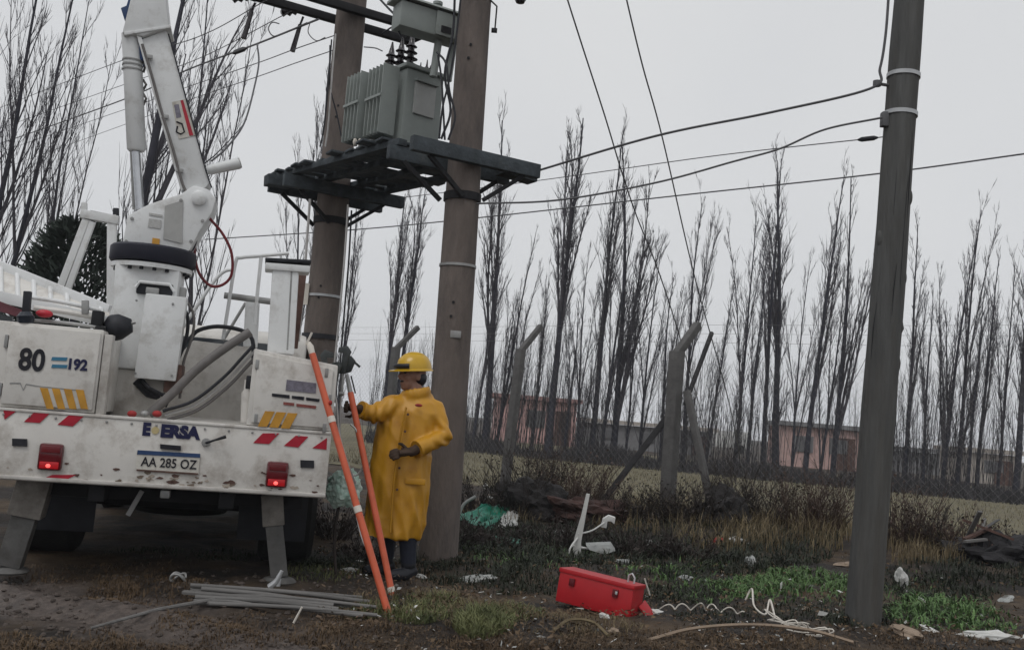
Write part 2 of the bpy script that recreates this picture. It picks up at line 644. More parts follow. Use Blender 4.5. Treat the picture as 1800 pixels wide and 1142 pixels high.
def poplar_meshes(name, seed, H, tr, nlead=3, nprim=16, nsec=4, ntw=3, lang=9, ang=20, start=0.07, plen=0.17, twr=0.0065, curve=0.25):
    rng = random.Random(seed)
    trunk, crown = B(), B()

    def stem(p0, d, ln, r0, k, wob, n, bld, up):
        pts = [p0.copy()]
        d = d.normalized()
        p = p0.copy()
        for i in range(k):
            d = (d + Vector((rng.uniform(-wob, wob), rng.uniform(-wob, wob), up))).normalized()
            p = p + d * (ln / k)
            pts.append(p.copy())
        rr = [r0 * (1 - 0.92 * (i / k) ** 0.75) + 0.007 for i in range(k + 1)]
        bld.tube(pts, rr, n, cap=False)
        return pts, rr

    def on(pts, rr, t):
        k = len(pts) - 1
        q = t * k
        i = min(int(q), k - 1)
        return pts[i].lerp(pts[i + 1], q - i), rr[i] * (1 - (q - i)) + rr[i + 1] * (q - i), (pts[i + 1] - pts[i]).normalized()

    def dress(pts, rr, ln, t0, cnt, full):
        for b in range(cnt):
            t = t0 + (0.985 - t0) * (b + rng.random()) / cnt
            p, r0, dd = on(pts, rr, t)
            q = rng.uniform(0, 2 * math.pi)
            a = R_(ang) * rng.uniform(0.6, 1.4)
            o = dd.orthogonal().normalized()
            o = Quaternion(dd, q) @ o
            d = dd * math.cos(a) + o * math.sin(a)
            l1 = H * plen * rng.uniform(0.45, 1.2) * (1.08 - 0.6 * t)
            pb = branch_path(rng, p, d, l1, 4, curve * 0.45, 0.09)
            r1 = min(r0 * 0.45, 0.007 * l1 + 0.006)
            crown.tube(pb, [r1 * (1 - 0.75 * i / 4) + 0.003 for i in range(5)], 4, cap=False)
            for s_ in range(nsec):
                u = rng.uniform(0.15, 0.97) * 4
                i = min(int(u), 3)
                ps = pb[i].lerp(pb[i + 1], u - i)
                dv = (pb[i + 1] - pb[i]).normalized()
                q = rng.uniform(0, 2 * math.pi)
                dv = (dv + Vector((math.cos(q), math.sin(q), 0)) * rng.uniform(.2, .5)).normalized()
                l2 = l1 * rng.uniform(.25, .6)
                p2 = branch_path(rng, ps, dv, l2, 3, curve * 0.5, 0.1)
                r2 = max(0.0055, r1 * 0.4)
                crown.tube(p2, [r2, r2 * .8, r2 * .6, twr * .5], 3, cap=False)
                for w_ in range(ntw):
                    u2 = rng.uniform(.1, .95) * 3
                    j = min(int(u2), 2)
                    pw = p2[j].lerp(p2[j + 1], u2 - j)
                    q = rng.uniform(0, 2 * math.pi)
                    dw = ((p2[j + 1] - p2[j]).normalized() + Vector((math.cos(q), math.sin(q), 0.15)) * rng.uniform(.2, .5))
                    p3 = branch_path(rng, pw, dw, l2 * rng.uniform(.35, .8), 2, curve * 0.5, 0.1)
                    crown.tube(p3, [twr, twr * .75, twr * .35], 3, cap=False)
    pts, rr = stem(Vector((0, 0, -0.3)), Vector((rng.uniform(-.04, .04), rng.uniform(-.04, .04), 1)), H, tr, 14, .035, 8, trunk, .05)
    dress(pts, rr, H, start, int(nprim * 1.5), True)
    for l_ in range(nlead):
        t = rng.uniform(.04, .5)
        p, r0, dd = on(pts, rr, t)
        q = rng.uniform(0, 6.283)
        a = R_(lang) * rng.uniform(.8, 1.5)
        ln = H * (1 - t) * rng.uniform(.55, .92)
        p2, r2 = stem(p, Vector((math.cos(q) * math.sin(a), math.sin(q) * math.sin(a), math.cos(a))), ln, r0 * rng.uniform(.5, .75), 9, .05, 6, crown, .03)
        dress(p2, r2, ln, .12, int(nprim * ln / H * 1.5) + 3, False)
    return trunk.mesh('trunk', M_BARK, smooth=60, fix=False), crown.mesh('crown', M_TWIG, smooth=0, fix=False)


def place_tree(name, meshes, loc, sz, rz, lean, label, group, sxy=None):
    e = empty(name, loc, label, 'tree', rz, group)
    e.rotation_mode = 'ZYX'
    e.rotation_euler = (lean[1], lean[0], rz)
    sxy = sxy or sz
    e.scale = (sxy, sxy, sz)
    for nm, me in zip(('trunk', 'crown'), meshes):
        o = bpy.data.objects.new(nm, me)
        COL.objects.link(o)
        o.parent = e
    return e


POP = [poplar_meshes('p', 111 + i, 12.0, [0.15, 0.13, 0.16, 0.11, 0.14, 0.12, 0.13, 0.145][i], nlead=[3, 2, 5, 3, 4, 3, 5, 2][i], nprim=[22, 19, 24, 17, 21, 19, 22, 26][i],
                     ang=[16, 14, 15, 19, 15, 18, 13, 17][i], lang=[6, 5, 5.5, 8, 6.5, 7, 4.5, 6][i], plen=[.15, .14, .13, .16, .14, .15, .12, .16][i], twr=0.0075) for i in range(8)]
# base px, base py, top px, top py, variant, width factor, label
TREES = [
    (828, 792, 890, 400, 3, 0.75, 'thin bare poplar standing just right of the concrete pole'),
    (851, 793, 916, 205, 0, 0.9, 'tall bare poplar whose tip rises above the platform end'),
    (872, 793, 938, 400, 4, 0.75, 'bare poplar close behind the left bent fence post'),
    (935, 797, 962, 475, 1, 0.7, 'short thin bare poplar left of the tall one above the red roof'),
    (962, 803, 1024, 192, 2, 0.95, 'tall bare poplar before the red roofed house'),
    (1036, 808, 1088, 232, 0, 0.85, 'bare poplar with pale tip, left in the dense clump'),
    (1056, 809, 1100, 330, 5, 0.8, 'bare poplar in the middle of the dense clump'),
    (1076, 809, 1140, 238, 4, 1.0, 'tall bare poplar at the right of the dense clump'),
    (1124, 808, 1152, 420, 3, 0.85, 'slender bare poplar between dense clump and corner fence post'),
    (1200, 815, 1243, 345, 1, 0.75, 'bare poplar rising behind the arm of the corner fence post'),
    (1290, 826, 1322, 360, 5, 0.85, 'bare poplar right of the crossing guy wires'),
    (1341, 829, 1372, 262, 1, 0.8, 'bare poplar forming the left stem of the close pair'),
    (1364, 830, 1392, 258, 2, 1.0, 'dense bare poplar forming the right stem of the close pair'),
    (1414, 838, 1466, 285, 0, 0.8, 'bare poplar two trees left of the wooden pole'),
    (1463, 842, 1528, 300, 4, 0.8, 'bare poplar nearest to the left of the wooden pole'),
    (1588, 860, 1618, 385, 3, 0.9, 'bare poplar nearest to the right of the wooden pole'),
    (1655, 866, 1688, 400, 4, 0.85, 'left stem of the bare poplar pair right of the wooden pole'),
    (1680, 868, 1722, 352, 5, 0.85, 'right stem of the bare poplar pair right of the wooden pole'),
    (1716, 870, 1748, 440, 2, 0.8, 'shorter dense bare poplar second from the right edge'),
    (1783, 880, 1804, 330, 0, 0.95, 'bare poplar cut by the right edge of the view'),
    (905, 796, 925, 500, 3, 0.9, 'thin young poplar between the left fence post and the red house'),
    (990, 805, 1012, 520, 1, 0.9, 'thin young poplar just right of the tall poplar before the red house'),
    (1016, 807, 1042, 440, 3, 0.9, 'thin young poplar at the left edge of the dense clump'),
    (1098, 810, 1122, 470, 5, 0.8, 'thin young poplar at the right edge of the dense clump'),
    (1160, 814, 1192, 480, 1, 0.9, 'thin young poplar seen just left of the corner fence post'),
    (1240, 822, 1272, 480, 3, 0.9, 'thin young poplar between corner post and the right guy wire'),
    (1312, 828, 1342, 440, 1, 0.9, 'thin young poplar left of the close pair'),
    (1392, 836, 1418, 450, 5, 0.8, 'thin young poplar right of the close pair'),
    (1440, 840, 1472, 470, 3, 0.9, 'thin young poplar above the brick house'),
    (1622, 864, 1646, 500, 1, 0.9, 'thin young poplar second to the right of the wooden pole'),
    (1700, 870, 1724, 500, 3, 0.9, 'thin young poplar among the trees right of the wooden pole'),
    (1752, 876, 1776, 450, 5, 0.8, 'thin young poplar near the right edge above the pale house'),
    (668, 780, 715, 330, 2, 0.75, 'bare poplar left of the worker, left of its pair'),
    (690, 781, 742, 318, 1, 0.9, 'bare poplar directly above the worker in the gap between poles'),
    (512, 770, 545, 250, 3, 0.8, 'bare poplar just left of the left concrete pole'),
    (590, 775, 640, 340, 5, 0.8, 'bare poplar just right of the left concrete pole'),
    (536, 772, 582, 95, 4, 0.7, 'tall bare poplar hidden mostly behind the left concrete pole'),
]
rng = random.Random(5)
for i, (bx, by, tx, ty, v, wf, lab) in enumerate(TREES):
    b0 = gnd(bx, by)
    t0 = at(tx, ty, b0.y)
    h = t0.z
    lean = math.atan2(t0.x - b0.x, h)
    place_tree('poplar_tree', POP[(v + (6 if i % 3 == 0 else 0)) % 8], (b0.x, b0.y, 0), h / 12.0, rng.uniform(0, 6.28), (lean, 0), lab, 'bare poplars in the row behind the meadow', sxy=wf * (h / 12.0))
# the nearer big poplars behind the truck
BIG = [poplar_meshes('b', 61 + i, 15.0, [0.27, 0.125, 0.10][i], nlead=[4, 2, 3][i], nprim=[18, 17, 15][i], nsec=4, ntw=3, lang=[12, 12, 14][i], ang=[24, 26, 26][i], plen=[.17, .19, .18][i], twr=0.0075, curve=.4) for i in range(3)]
for (bx, by, tx, ty, Y, v, wf, lab) in [
    (228, 470, 330, -60, 24, 0, 1.0, 'thick dark poplar trunk rising behind the white boom'),
    (8, 480, 122, -30, 22, 1, 0.9, 'leaning bare poplar second from the left edge'),
    (92, 460, 150, 60, 27, 2, 0.9, 'slim bare poplar above the dark evergreen'),
    (-42, 480, 60, -60, 20, 1, 1.05, 'big bare poplar at the far left edge'),
    (338, 560, 372, -10, 30, 2, 0.9, 'bare poplar with fine twigs right of the boom'),
]:
    a, c = at(bx, by, Y), at(tx, ty, Y)
    dx = (c.x - a.x) / (c.z - a.z)
    base = Vector((a.x - dx * a.z, Y, 0))
    h = c.z * 1.12
    place_tree('poplar_tree', BIG[v], base, h / 15.0, 0, (math.atan(dx), 0), lab, 'big bare poplars behind the truck', sxy=wf * h / 15.0)

# dark evergreen behind the truck
rng = random.Random(9)
ec = at(140, 470, 16)
ev = empty('evergreen_tree', (ec.x, 16, 0), 'dark rounded evergreen behind the white frame of the truck', 'tree')
B().tube([(0, 0, -0.2), (0.03, 0, 1.2), (0, 0, 2.9)], [.16, .12, .03], 8).obj('trunk', M_BARK, ev)
cr = B()
for i in range(5200):
    z = rng.random() ** 0.8
    rad = 0.95 * math.sqrt(max(0.02, 1 - (abs(z - 0.35) / 0.68) ** 2.2))
    q = rng.uniform(0, 6.28)
    lob = 1 + 0.22 * noise.noise(Vector((math.cos(q) * 2, math.sin(q) * 2, z * 5)))
    rr_ = rad * lob * rng.uniform(0.55, 1.0)
    p = Vector((math.cos(q) * rr_, math.sin(q) * rr_, 1.1 + z * 2.75))
    d = Vector((math.cos(q) * .6 + rng.uniform(-.5, .5), math.sin(q) * .6 + rng.uniform(-.5, .5), rng.uniform(0, .9))).normalized()
    s1 = d.orthogonal().normalized() * rng.uniform(.018, .035)
    ln = rng.uniform(.09, .2)
    cr.add([p - s1, p + s1, p + d * ln + s1 * .3, p + d * ln - s1 * .3], [(0, 1, 2, 3)])
cr.obj('crown', M_NEEDLE, ev, smooth=0, fix=False)


# ------------------------------------------------------------------ houses beyond the trees
def house(name, cx, cy, w_, d_, wall_h, roof_h, wallm, roofm, label, rz=0.0, win=2, flat=False):
    e = empty(name, (cx, cy, 0), label, 'house', rz)
    B().box((0, 0, wall_h / 2 - .1), (w_, d_, wall_h + .2)).obj('wall', wallm, e)
    r = B()
    if flat:
        r.box((0, 0, wall_h + .12), (w_ + .5, d_ + .5, .2))
    else:
        a, b = w_ / 2 + .4, d_ / 2 + .4
        z0, z1 = wall_h - .05, wall_h + roof_h
        r.add([(-a, -b, z0), (a, -b, z0), (a, b, z0), (-a, b, z0), (-a * .55, 0, z1), (a * .55, 0, z1)],
              [(0, 1, 5, 4), (1, 2, 5), (2, 3, 4, 5), (3, 0, 4), (3, 2, 1, 0)])
    ro = r.obj('roof', roofm, e)
    if not flat:
        B().box((w_ * .2, .3, wall_h + roof_h * .9), (.45, .45, .9)).obj('chimney', wallm, ro, bevel=.02)
    for i in range(win):
        x = (i - (win - 1) / 2) * w_ / (win + 0.2)
        wo = B().box((x, -d_ / 2 - .02, wall_h * .58), (.9, .08, wall_h * .4)).obj('window', M_GREYW, e)
        B().box((x, -d_ / 2 - .07, wall_h * .58), (.74, .04, wall_h * .34)).obj('pane', mat('hazed_pane', (.12, .12, .125), .4, .1), wo)  # pane contrast lowered, haze fade put into the colour
    B().box((w_ / 2 - .65, -d_ / 2 - .03, wall_h * .4), (.8, .08, wall_h * .8)).obj('door', M_BROWN, e)
    return e


M_RROOF = mat('red_roof_hazed', (0.42, 0.25, 0.24), 0.8, 0.12, 3, bump=.2)  # red and brick house tones paled, distance haze put into the colour
M_BRICK = mat('brick_wall_hazed', (0.48, 0.33, 0.30), 0.9, 0.2, 4, bump=.2)
M_PALE = mat('pale_wall', (0.42, 0.38, 0.34), 0.9, 0.12, 2)
M_GREYW = mat('grey_wall', (0.20, 0.20, 0.205), 0.9, 0.2, 2)
p = at(935, 780, 48)
house('house', p.x, p.y + 3, 4.0, 5, 2.15, .7, mat('red_wall_hazed', (.58, .37, .35), .9, .15, 2), M_RROOF, 'low reddish house block behind the poplars and the left fence post', 0.05, win=1, flat=True)  # wall colour lightened to carry the haze fade
p = at(1450, 800, 46)
house('house', p.x, p.y + 2, 3.6, 4, 1.9, .5, M_BRICK, M_GREYW, 'small brick house just left of the wooden pole', -.1, flat=True)
p = at(1755, 840, 44)
house('house', p.x, p.y + 2, 2.1, 4, 1.35, .5, M_PALE, M_PALE, 'pale flat roofed house near the right edge', -.1, win=1, flat=True)
p = at(1090, 790, 52)
house('house', p.x + 1.4, p.y + 2, 7.0, 4, 1.3, .5, M_GREYW, M_PALE, 'long low grey shed right of the red roofed house', 0, win=3, flat=True)
p = at(1665, 845, 52)
house('house', p.x, p.y + 2, 4.4, 4, 1.15, .5, M_GREYW, M_GREYW, 'long low grey house beyond the poplars right of the wooden pole', 0, win=2, flat=True)


def car(loc, rz, m_, label, van=False):
    e = empty('parked_car', loc, label, 'car', rz)
    pr = [(-2.0, .35), (-2.02, .8), (-1.95, 1.35), (-1.7, 1.5), (.35, 1.5), (1.05, .98), (1.9, .85), (2.0, .6), (2.0, .35)]
    B().prism([(x, -.8, z) for x, z in pr], (0, 1.6, 0)).obj('body', m_, e, bevel=.06)
    for sx in (-1.25, 1.25):
        for sy in (-.76, .76):
            B().lathe((sx, sy, .31), [(.0, -.1), (.31, -.1), (.31, .1), (0, .1)], 14, Matrix.Rotation(R_(90), 3, 'X')).obj('wheel', M_TYRE, e)
    B().box((-.75, -.81, 1.15), (1.7, .03, .42)).obj('window', M_GLASS, e)
    return e


p = at(905, 780, 72)
car((p.x, 72, 0), .1, M_PWHITE, 'white parked car below the red roof, behind the trunks')
p = at(1268, 800, 68)
car((p.x, 68, 0), 2.9, M_PWHITE, 'white parked car behind the braces of the corner fence post')

# ------------------------------------------------------------------ fence
tips = [gnd(735, 575, 2.85), gnd(951, 573, 2.85), gnd(1227, 571, 2.85), gnd(1583, 572, 2.85)]
FD = Vector((FB.x - FA.x, FB.y - FA.y, 0)).normalized()
FN = Vector((-FD.y, FD.x, 0))
if FN.x < 0:
    FN = -FN
FLAB = ['bent concrete fence post beside the yellow helmet', 'bent concrete fence post in the brush left of the corner post',
        'wide concrete corner post with bent arm and two braces', 'bent concrete fence post hidden behind the wooden pole']
bases = []
for i, t in enumerate(tips):
    wd = 0.175 if i == 2 else 0.135
    arm = FN * 0.52
    e0 = Vector((t.x, t.y, 0)) - arm
    e0.z = gz(e0.x, e0.y)
    bases.append(e0.copy())
    e = empty('fence_post', e0, FLAB[i], 'fence post', group='bent concrete fence posts')
    top = 2.85 - .45 - e0.z
    lean = Vector((0.035 if i == 1 else 0.0, 0, 0))
    B().bar((-lean.x * 2, 0, -.4), (lean.x, 0, top), wd, wd, up=FN).obj('post', M_CPOST, e, bevel=.015)
    B().bar(Vector((lean.x, 0, top - .06)) - FN * .02, arm + Vector((0, 0, top + .45)), wd * .7, wd * .62, up=FD).obj('arm', M_CPOST, e, bevel=.012)
    if i == 2:
        B().bar((-1.05, 0.35, -.2), (-.06, 0.12, 1.35), .09, .09).obj('brace', M_CPOSTD, e, bevel=.01)
        B().bar((.62, -.55, -.2), (.16, -.1, 1.75), .09, .09).obj('brace', M_CPOST, e, bevel=.01)
        B().bar((.2, .2, 1.55), (.62, .62, 2.7), .055, .055).obj('rail_stub', M_CPOSTD, e, bevel=.01)
ext = [bases[0] - FD * 3.3] + bases + [bases[-1] + FD * 3.3, bases[-1] + FD * 6.6]
e = empty('chain_link_fence', bases[0], 'thin chain link mesh hung between the bent concrete posts', 'fence')
for i in range(len(ext) - 1):
    a, b = ext[i] - bases[0], ext[i + 1] - bases[0]
    ln = (b - a).length
    d = (b - a).normalized()
    wv = B()
    hh, st = 2.15, 0.11
    k = 0
    s0 = -hh
    while s0 < ln:
        for sg in (1, -1):
            x0, x1 = s0, s0 + hh
            z0, z1 = (0.05, hh) if sg > 0 else (hh, 0.05)
            if x0 < 0:
                z0 += (z1 - z0) * (0 - x0) / (x1 - x0)
                x0 = 0
            if x1 > ln:
                z1 = z0 + (z1 - z0) * (ln - x0) / (x1 - x0)
                x1 = ln
            if x1 - x0 > .02:
                wv.tube([a + d * x0 + Vector((0, 0, z0)), a + d * x1 + Vector((0, 0, z1))], .0011, 3, cap=False)
        s0 += st
    wv.obj('mesh_panel', mat('old_wire', (.2, .2, .2), .7, .2), e, smooth=0, fix=False)
for k, hz in enumerate((0.15, .3, .45)):
    pts = [x + FN * (.52 * hz / .45) + Vector((0, 0, 2.4 + hz - x.z)) for x in ext]
    o = B().tube(pts, .002, 4).obj('barbed_wire', MATS['old_wire'], smooth=0)
    tag(o, ['lowest barbed wire strand along the bent post arms', 'middle barbed wire strand along the bent post arms', 'top barbed wire strand at the tips of the bent post arms'][k], 'wire', 'barbed wire strands')

# ================================================================== POLES
U_ = Vector((math.cos(R_(-46)), math.sin(R_(-46)), 0))     # from the left concrete pole to the right one
V_ = Vector((-U_.y, U_.x, 0))                               # along the crossbeams (right and away)
ZD = 3.42


def pole(name, px_base, base, px_mid, px_top, rb, rt, top, label, m_, rough=0.0):
    """base on the ground, leaning so that it passes the traced point"""
    t = px_top
    d = (t - base)
    d /= d.z
    e = empty(name, base, label, 'utility pole')
    k = 40
    b = B()
    n = 20
    vs = []
    for i in range(k + 1):
        z = -0.5 + (top + .5) * i / k
        r = rb + (rt - rb) * max(0, z) / top
        for j in range(n):
            q = 2 * math.pi * j / n
            rr_ = r * (1 + rough * 1.3 * noise.noise(Vector((math.cos(q) * 1.6, math.sin(q) * 1.6, z * 1.7)))
                       + rough * .5 * noise.noise(Vector((math.cos(q) * 6, math.sin(q) * 6, z * .5))))
            vs.append((d.x * z + rr_ * math.cos(q), d.y * z + rr_ * math.sin(q), z))
    fs = [(i * n + j, i * n + (j + 1) % n, (i + 1) * n + (j + 1) % n, (i + 1) * n + j) for i in range(k) for j in range(n)]
    fs.append(tuple(k * n + j for j in range(n)))
    b.add(vs, fs)
    b.obj('shaft', m_, e, smooth=60)
    e['dx'] = d.x
    e['dy'] = d.y
    return e


def axis_pt(e, z):
    return Vector((e.location.x + e['dx'] * z, e.location.y + e['dy'] * z, z))


b2 = gnd(770, 985)
P2 = pole('concrete_pole', None, b2, None, at(836, 0, b2.y - .02), .165, .122, 8.2, 'right concrete pole of the transformer platform, standing behind the worker', M_CONC, .015)
Y1 = b2.y + 1.72
q1, q2 = at(564, 580, Y1), at(619, 0, Y1)
dd = (q2 - q1) / (q2.z - q1.z)
b1 = q1 - dd * q1.z
P1 = pole('concrete_pole', None, b1, None, q2, .184, .142, 8.2, 'left concrete pole of the transformer platform, rising behind the truck', M_CONC, .015)
b3 = gnd(1517, 1096)
P3 = pole('wooden_pole', None, b3, None, at(1598, 0, b3.y), .125, .094, 8.5, 'weathered grey wooden pole standing in the weeds at the right', M_WOOD, .06)


def band(parent, pos, r, h, m_, name='band', proud=.006):
    q = pos - parent.location
    ax = Vector((parent['dx'], parent['dy'], 1)).normalized()
    A = Vector((0, 0, 1)).rotation_difference(ax).to_matrix()
    return B().lathe(q, [(r, -h / 2), (r + proud, -h / 2), (r + proud, h / 2), (r, h / 2)], 24, A).obj(name, m_, parent)


def rad_at(e, z, rb, rt, top):
    return rb + (rt - rb) * z / top


for py in (134, 202):
    z = at(1585, py, b3.y).z
    band(P3, axis_pt(P3, z), rad_at(P3, z, .125, .094, 8.5) + .004, .03, M_GALV, 'steel_band')
zz = at(1555, 150, b3.y).z
c3 = axis_pt(P3, zz) - P3.location
B().tube([c3 + Vector((-.1, 0, 0)), c3 + Vector((-.19, -.02, 0))], .012, 6).lathe(c3 + Vector((-.2, -.02, 0)), [(.0, -.02), (.03, -.02), (.03, .02), (0, .02)], 10).obj('hook', M_WIRE, P3)
zz = at(1550, 207, b3.y).z
c3 = axis_pt(P3, zz) - P3.location
B().box(c3 + Vector((-.125, -.02, -.02)), (.05, .06, .11)).obj('clamp', M_WIRE, P3, bevel=.008)
rng = random.Random(8)
for k in range(9):
    z = rng.uniform(.2, 4.6)
    a = rng.uniform(math.pi * 1.05, math.pi * 1.95)
    r = rad_at(P3, z, .125, .094, 8.5) + .001
    p0 = axis_pt(P3, z) - P3.location + Vector((math.cos(a) * r, math.sin(a) * r, 0))
    ln = rng.uniform(.25, .9)
    a2 = a + rng.uniform(-.12, .12)
    r2 = rad_at(P3, z + ln, .125, .094, 8.5) + .001
    p1 = axis_pt(P3, z + ln) - P3.location + Vector((math.cos(a2) * r2, math.sin(a2) * r2, 0))
    B().tube([p0, p0.lerp(p1, .5) + Vector((rng.uniform(-.006, .006), 0, 0)), p1], [.001, .0035, .001], 5).obj('drying_crack', M_DARK, P3, smooth=0)
for e_, zs in ((P2, (1.0, 2.05, 4.3)), (P1, (2.3, 4.2))):
    for z in zs:
        r = .165 - .0052 * z + (.017 if e_ is P1 else 0)
        q = axis_pt(e_, z) - e_.location
        for k in range(2):
            B().tube([q + Vector((-.02 + k * .01, -r + .02, .12 * k)), q + Vector((-.02 + k * .01, -r - .006, .12 * k))], .012, 10).obj('bolt_hole', M_DARK, e_)
q = axis_pt(P2, 1.9) - P2.location
B().box(q + Vector((.03, -.157, 0)), (.09, .012, .06)).obj('number_plate', M_STEEL, P2, bevel=.003)
band(P2, axis_pt(P2, 2.5), .155, .022, M_STEEL, 'steel_band')
# knots on the wooden pole
for (px, py) in ((1605, 350), (1588, 490), (1530, 720), (1575, 640), (1536, 420), (1583, 575)):
    z = at(px, py, b3.y).z
    a = axis_pt(P3, z) - P3.location
    sx = 1 if px > 1555 else -1
    B().ell(a + Vector((sx * .085, -.03, 0)), (.034, .034, .075)).obj('knot', M_WOOD, P3, smooth=60)
z = at(568, 521, Y1).z
band(P1, axis_pt(P1, z), rad_at(P1, z, .184, .142, 8.2) + .004, .025, M_GALV, 'steel_band')
z = at(563, 592, Y1).z
band(P1, axis_pt(P1, z), rad_at(P1, z, .184, .142, 8.2) + .004, .05, M_BLACK, 'black_band', .012)
B().box(axis_pt(P1, z + .3) - P1.location + Vector((-.16, -.13, .12)), (.05, .02, .22)).obj('tag_plate', M_TAPE, P1)
for e, zb in ((P1, ZD - .30), (P2, ZD - .32)):
    band(e, axis_pt(e, zb), .172 if e is P1 else .152, .07, M_DARK, 'brace_collar', .012)

# ------------------------------------------------------------------ transformer platform
A1, A2 = axis_pt(P1, ZD), axis_pt(P2, ZD)
U_ = (A2 - A1)
U_.z = 0
span = U_.length
U_.normalize()
V_ = Vector((math.cos(R_(30)), math.sin(R_(30)), 0))
mid = (A1 + A2) / 2
pl = empty('transformer_platform', (mid.x, mid.y, ZD), 'dark timber platform with braces carried between the two concrete poles', 'platform')


def bolt_bar(name, a, b, w_, h_, m_=M_DECK, up=(0, 0, 1), bev=.008):
    return B().bar(a, b, w_, h_, up).obj(name, m_, pl, bevel=bev)


hl = 0.62
rng_p = random.Random(2)
for s in (-1, 1):
    for o in (-.21, .21):
        c = U_ * (s * span / 2 + o)
        bolt_bar('crossbeam', c - V_ * (hl + .02 * o * 5), c + V_ * (hl + rng_p.uniform(-.03, .05)), .075, .125)
rng = random.Random(3)
# long stringers across, and deck boards laid over them
for k, vv in enumerate((-.5, -.17, .17, .5)):
    bolt_bar('stringer', -U_ * (span / 2 + .32) + V_ * vv + Vector((0, 0, .115)), U_ * (span / 2 - .16) + V_ * vv + Vector((0, 0, .095)), .09, .06)
nb = 15
for k in range(nb):
    uu = -span / 2 - .26 + (span + .44) * k / (nb - 1)
    j = rng.uniform(-.07, .07)
    if uu > span / 2 - .3:
        continue
    near_pole = min(abs(uu + span / 2), abs(uu - span / 2)) < .22
    if near_pole:
        for sg in (-1, 1):
            bolt_bar('deck_board', U_ * uu + V_ * (sg * .2) + Vector((0, 0, .14)), U_ * uu + V_ * (sg * (.6 + j)) + Vector((0, 0, .14 + j * .3)), .12, .024)
    else:
        bolt_bar('deck_board', U_ * uu - V_ * (.6 + j) + Vector((0, 0, .14)), U_ * uu + V_ * (.6 - j) + Vector((0, 0, .14 + j * .4)), .165, .024)
for s in (-1, 1):
    for o in (-.19, .19):
        for sg in (-1, 1):
            c = U_ * (s * span / 2 + o)
            bolt_bar('brace', c + V_ * (sg * .46) + Vector((0, 0, -.06)), U_ * (s * span / 2 + o * .85) + V_ * (sg * .1) + Vector((0, 0, -.34)), .035, .035, M_DARK, bev=0)
# end timbers that stick out right
bolt_bar('end_block', U_ * (span / 2 - .02) + V_ * (hl - .25) + Vector((0, 0, .04)), U_ * (span / 2 - .02) + V_ * (hl + .1) + Vector((0, 0, .02)), .17, .14)
bolt_bar('end_block', U_ * (-span / 2 - .1) - V_ * (hl - .2) + Vector((0, 0, .045)), U_ * (-span / 2 - .1) - V_ * (hl + .06) + Vector((0, 0, .03)), .17, .11)

# ------------------------------------------------------------------ transformer
ZT = ZD + .157
tc_ = at(716, 178, (A1.y + A2.y) / 2 - .12)
tr = empty('transformer', (tc_.x, tc_.y, ZT), 'grey green oil transformer with finned radiators on the platform', 'transformer', math.atan2(V_.y, V_.x) - math.pi / 2 + .14)
tr.scale = (1.14, 1.14, 1.2)
# local x = along U_ (towards right pole), local y = along V_ (away)
B().box((0, 0, .36), (.52, .36, .60)).obj('tank', M_TRAFO, tr, bevel=.02)
B().box((0, 0, .675), (.58, .42, .03)).obj('lid', M_TRAFO, tr, bevel=.008)
B().box((.27, .0, .44), (.02, .2, .25)).obj('label_plate', M_TRAFOL, tr, bevel=.005)
B().box((.285, .0, .575), (.045, .21, .018)).obj('plate_hood', M_TRAFO, tr)
for sx in (-.16, .16):
    B().box((sx, 0, .03), (.07, .46, .06)).obj('skid', M_STEEL, tr)
for bank, (xo, yo) in enumerate(((-.21, -.36), (.1, -.33))):
    ra = B().tube([(xo - .10, yo, .62), (xo + .10, yo, .62)], .025, 8).tube([(xo - .10, yo, .14), (xo + .10, yo, .14)], .025, 8)
    ra.tube([(xo, yo, .62), (xo, -.15, .62)], .022, 8).tube([(xo, yo, .14), (xo, -.15, .14)], .022, 8)
    ro = ra.obj('radiator', M_TRAFO, tr)
    for f_ in range(5):
        B().box((xo - .115 + f_ * .057, yo + .03, .38), (.010, .15, .54)).obj('fin', M_TRAFO, ro, bevel=.003)
    B().box((xo - .0, yo - .052, .40), (.25, .01, .02)).obj('fin_tie', M_TRAFO, ro)


def bushing(par, x, y, z, h, r, name='bushing', tilt=(0, 0)):
    prof = [(r * .9, 0), (r * .9, .03)]
    k = 4
    for i in range(k):
        z0 = .03 + (h - .06) * i / k
        prof += [(r * .5, z0 + .005), (r * (1.25 - .12 * i), z0 + .012), (r * .5, z0 + .03)]
    prof += [(r * .4, h - .02), (r * .3, h), (r * .12, h + .05)]
    A = Matrix.Rotation(tilt[0], 3, 'X') @ Matrix.Rotation(tilt[1], 3, 'Y')
    return B().lathe((x, y, z), prof, 12, A).obj(name, M_PORC, par, smooth=50)


for i in range(3):
    bushing(tr, -.2 + i * .16, -.08, .69, .26, .055)
for i in range(4):
    bushing(tr, -.12 + i * .1, .11, .69, .1, .03, 'low_voltage_bushing')
B().tube([(-.12, -.21, .66), (-.02, -.24, .69), (.12, -.21, .68)], .014, 6).obj('lifting_bar', M_GALV, tr)
wi = empty('insulator_string', (tc_.x, tc_.y, 0), 'small white glass insulators lying at the foot of the left radiator', 'insulator')
q = at(640, 228, tc_.y - .35)
wi.location = (q.x, q.y, ZT + .0)
for k in range(4):
    B().lathe((k * .045 - .07, 0, .045), [(.012, -.02), (.035, -.012), (.04, 0), (.03, .012), (.012, .02)], 12, Matrix.Rotation(R_(90), 3, 'Y')).obj('disc', M_TAPE, wi, smooth=60)

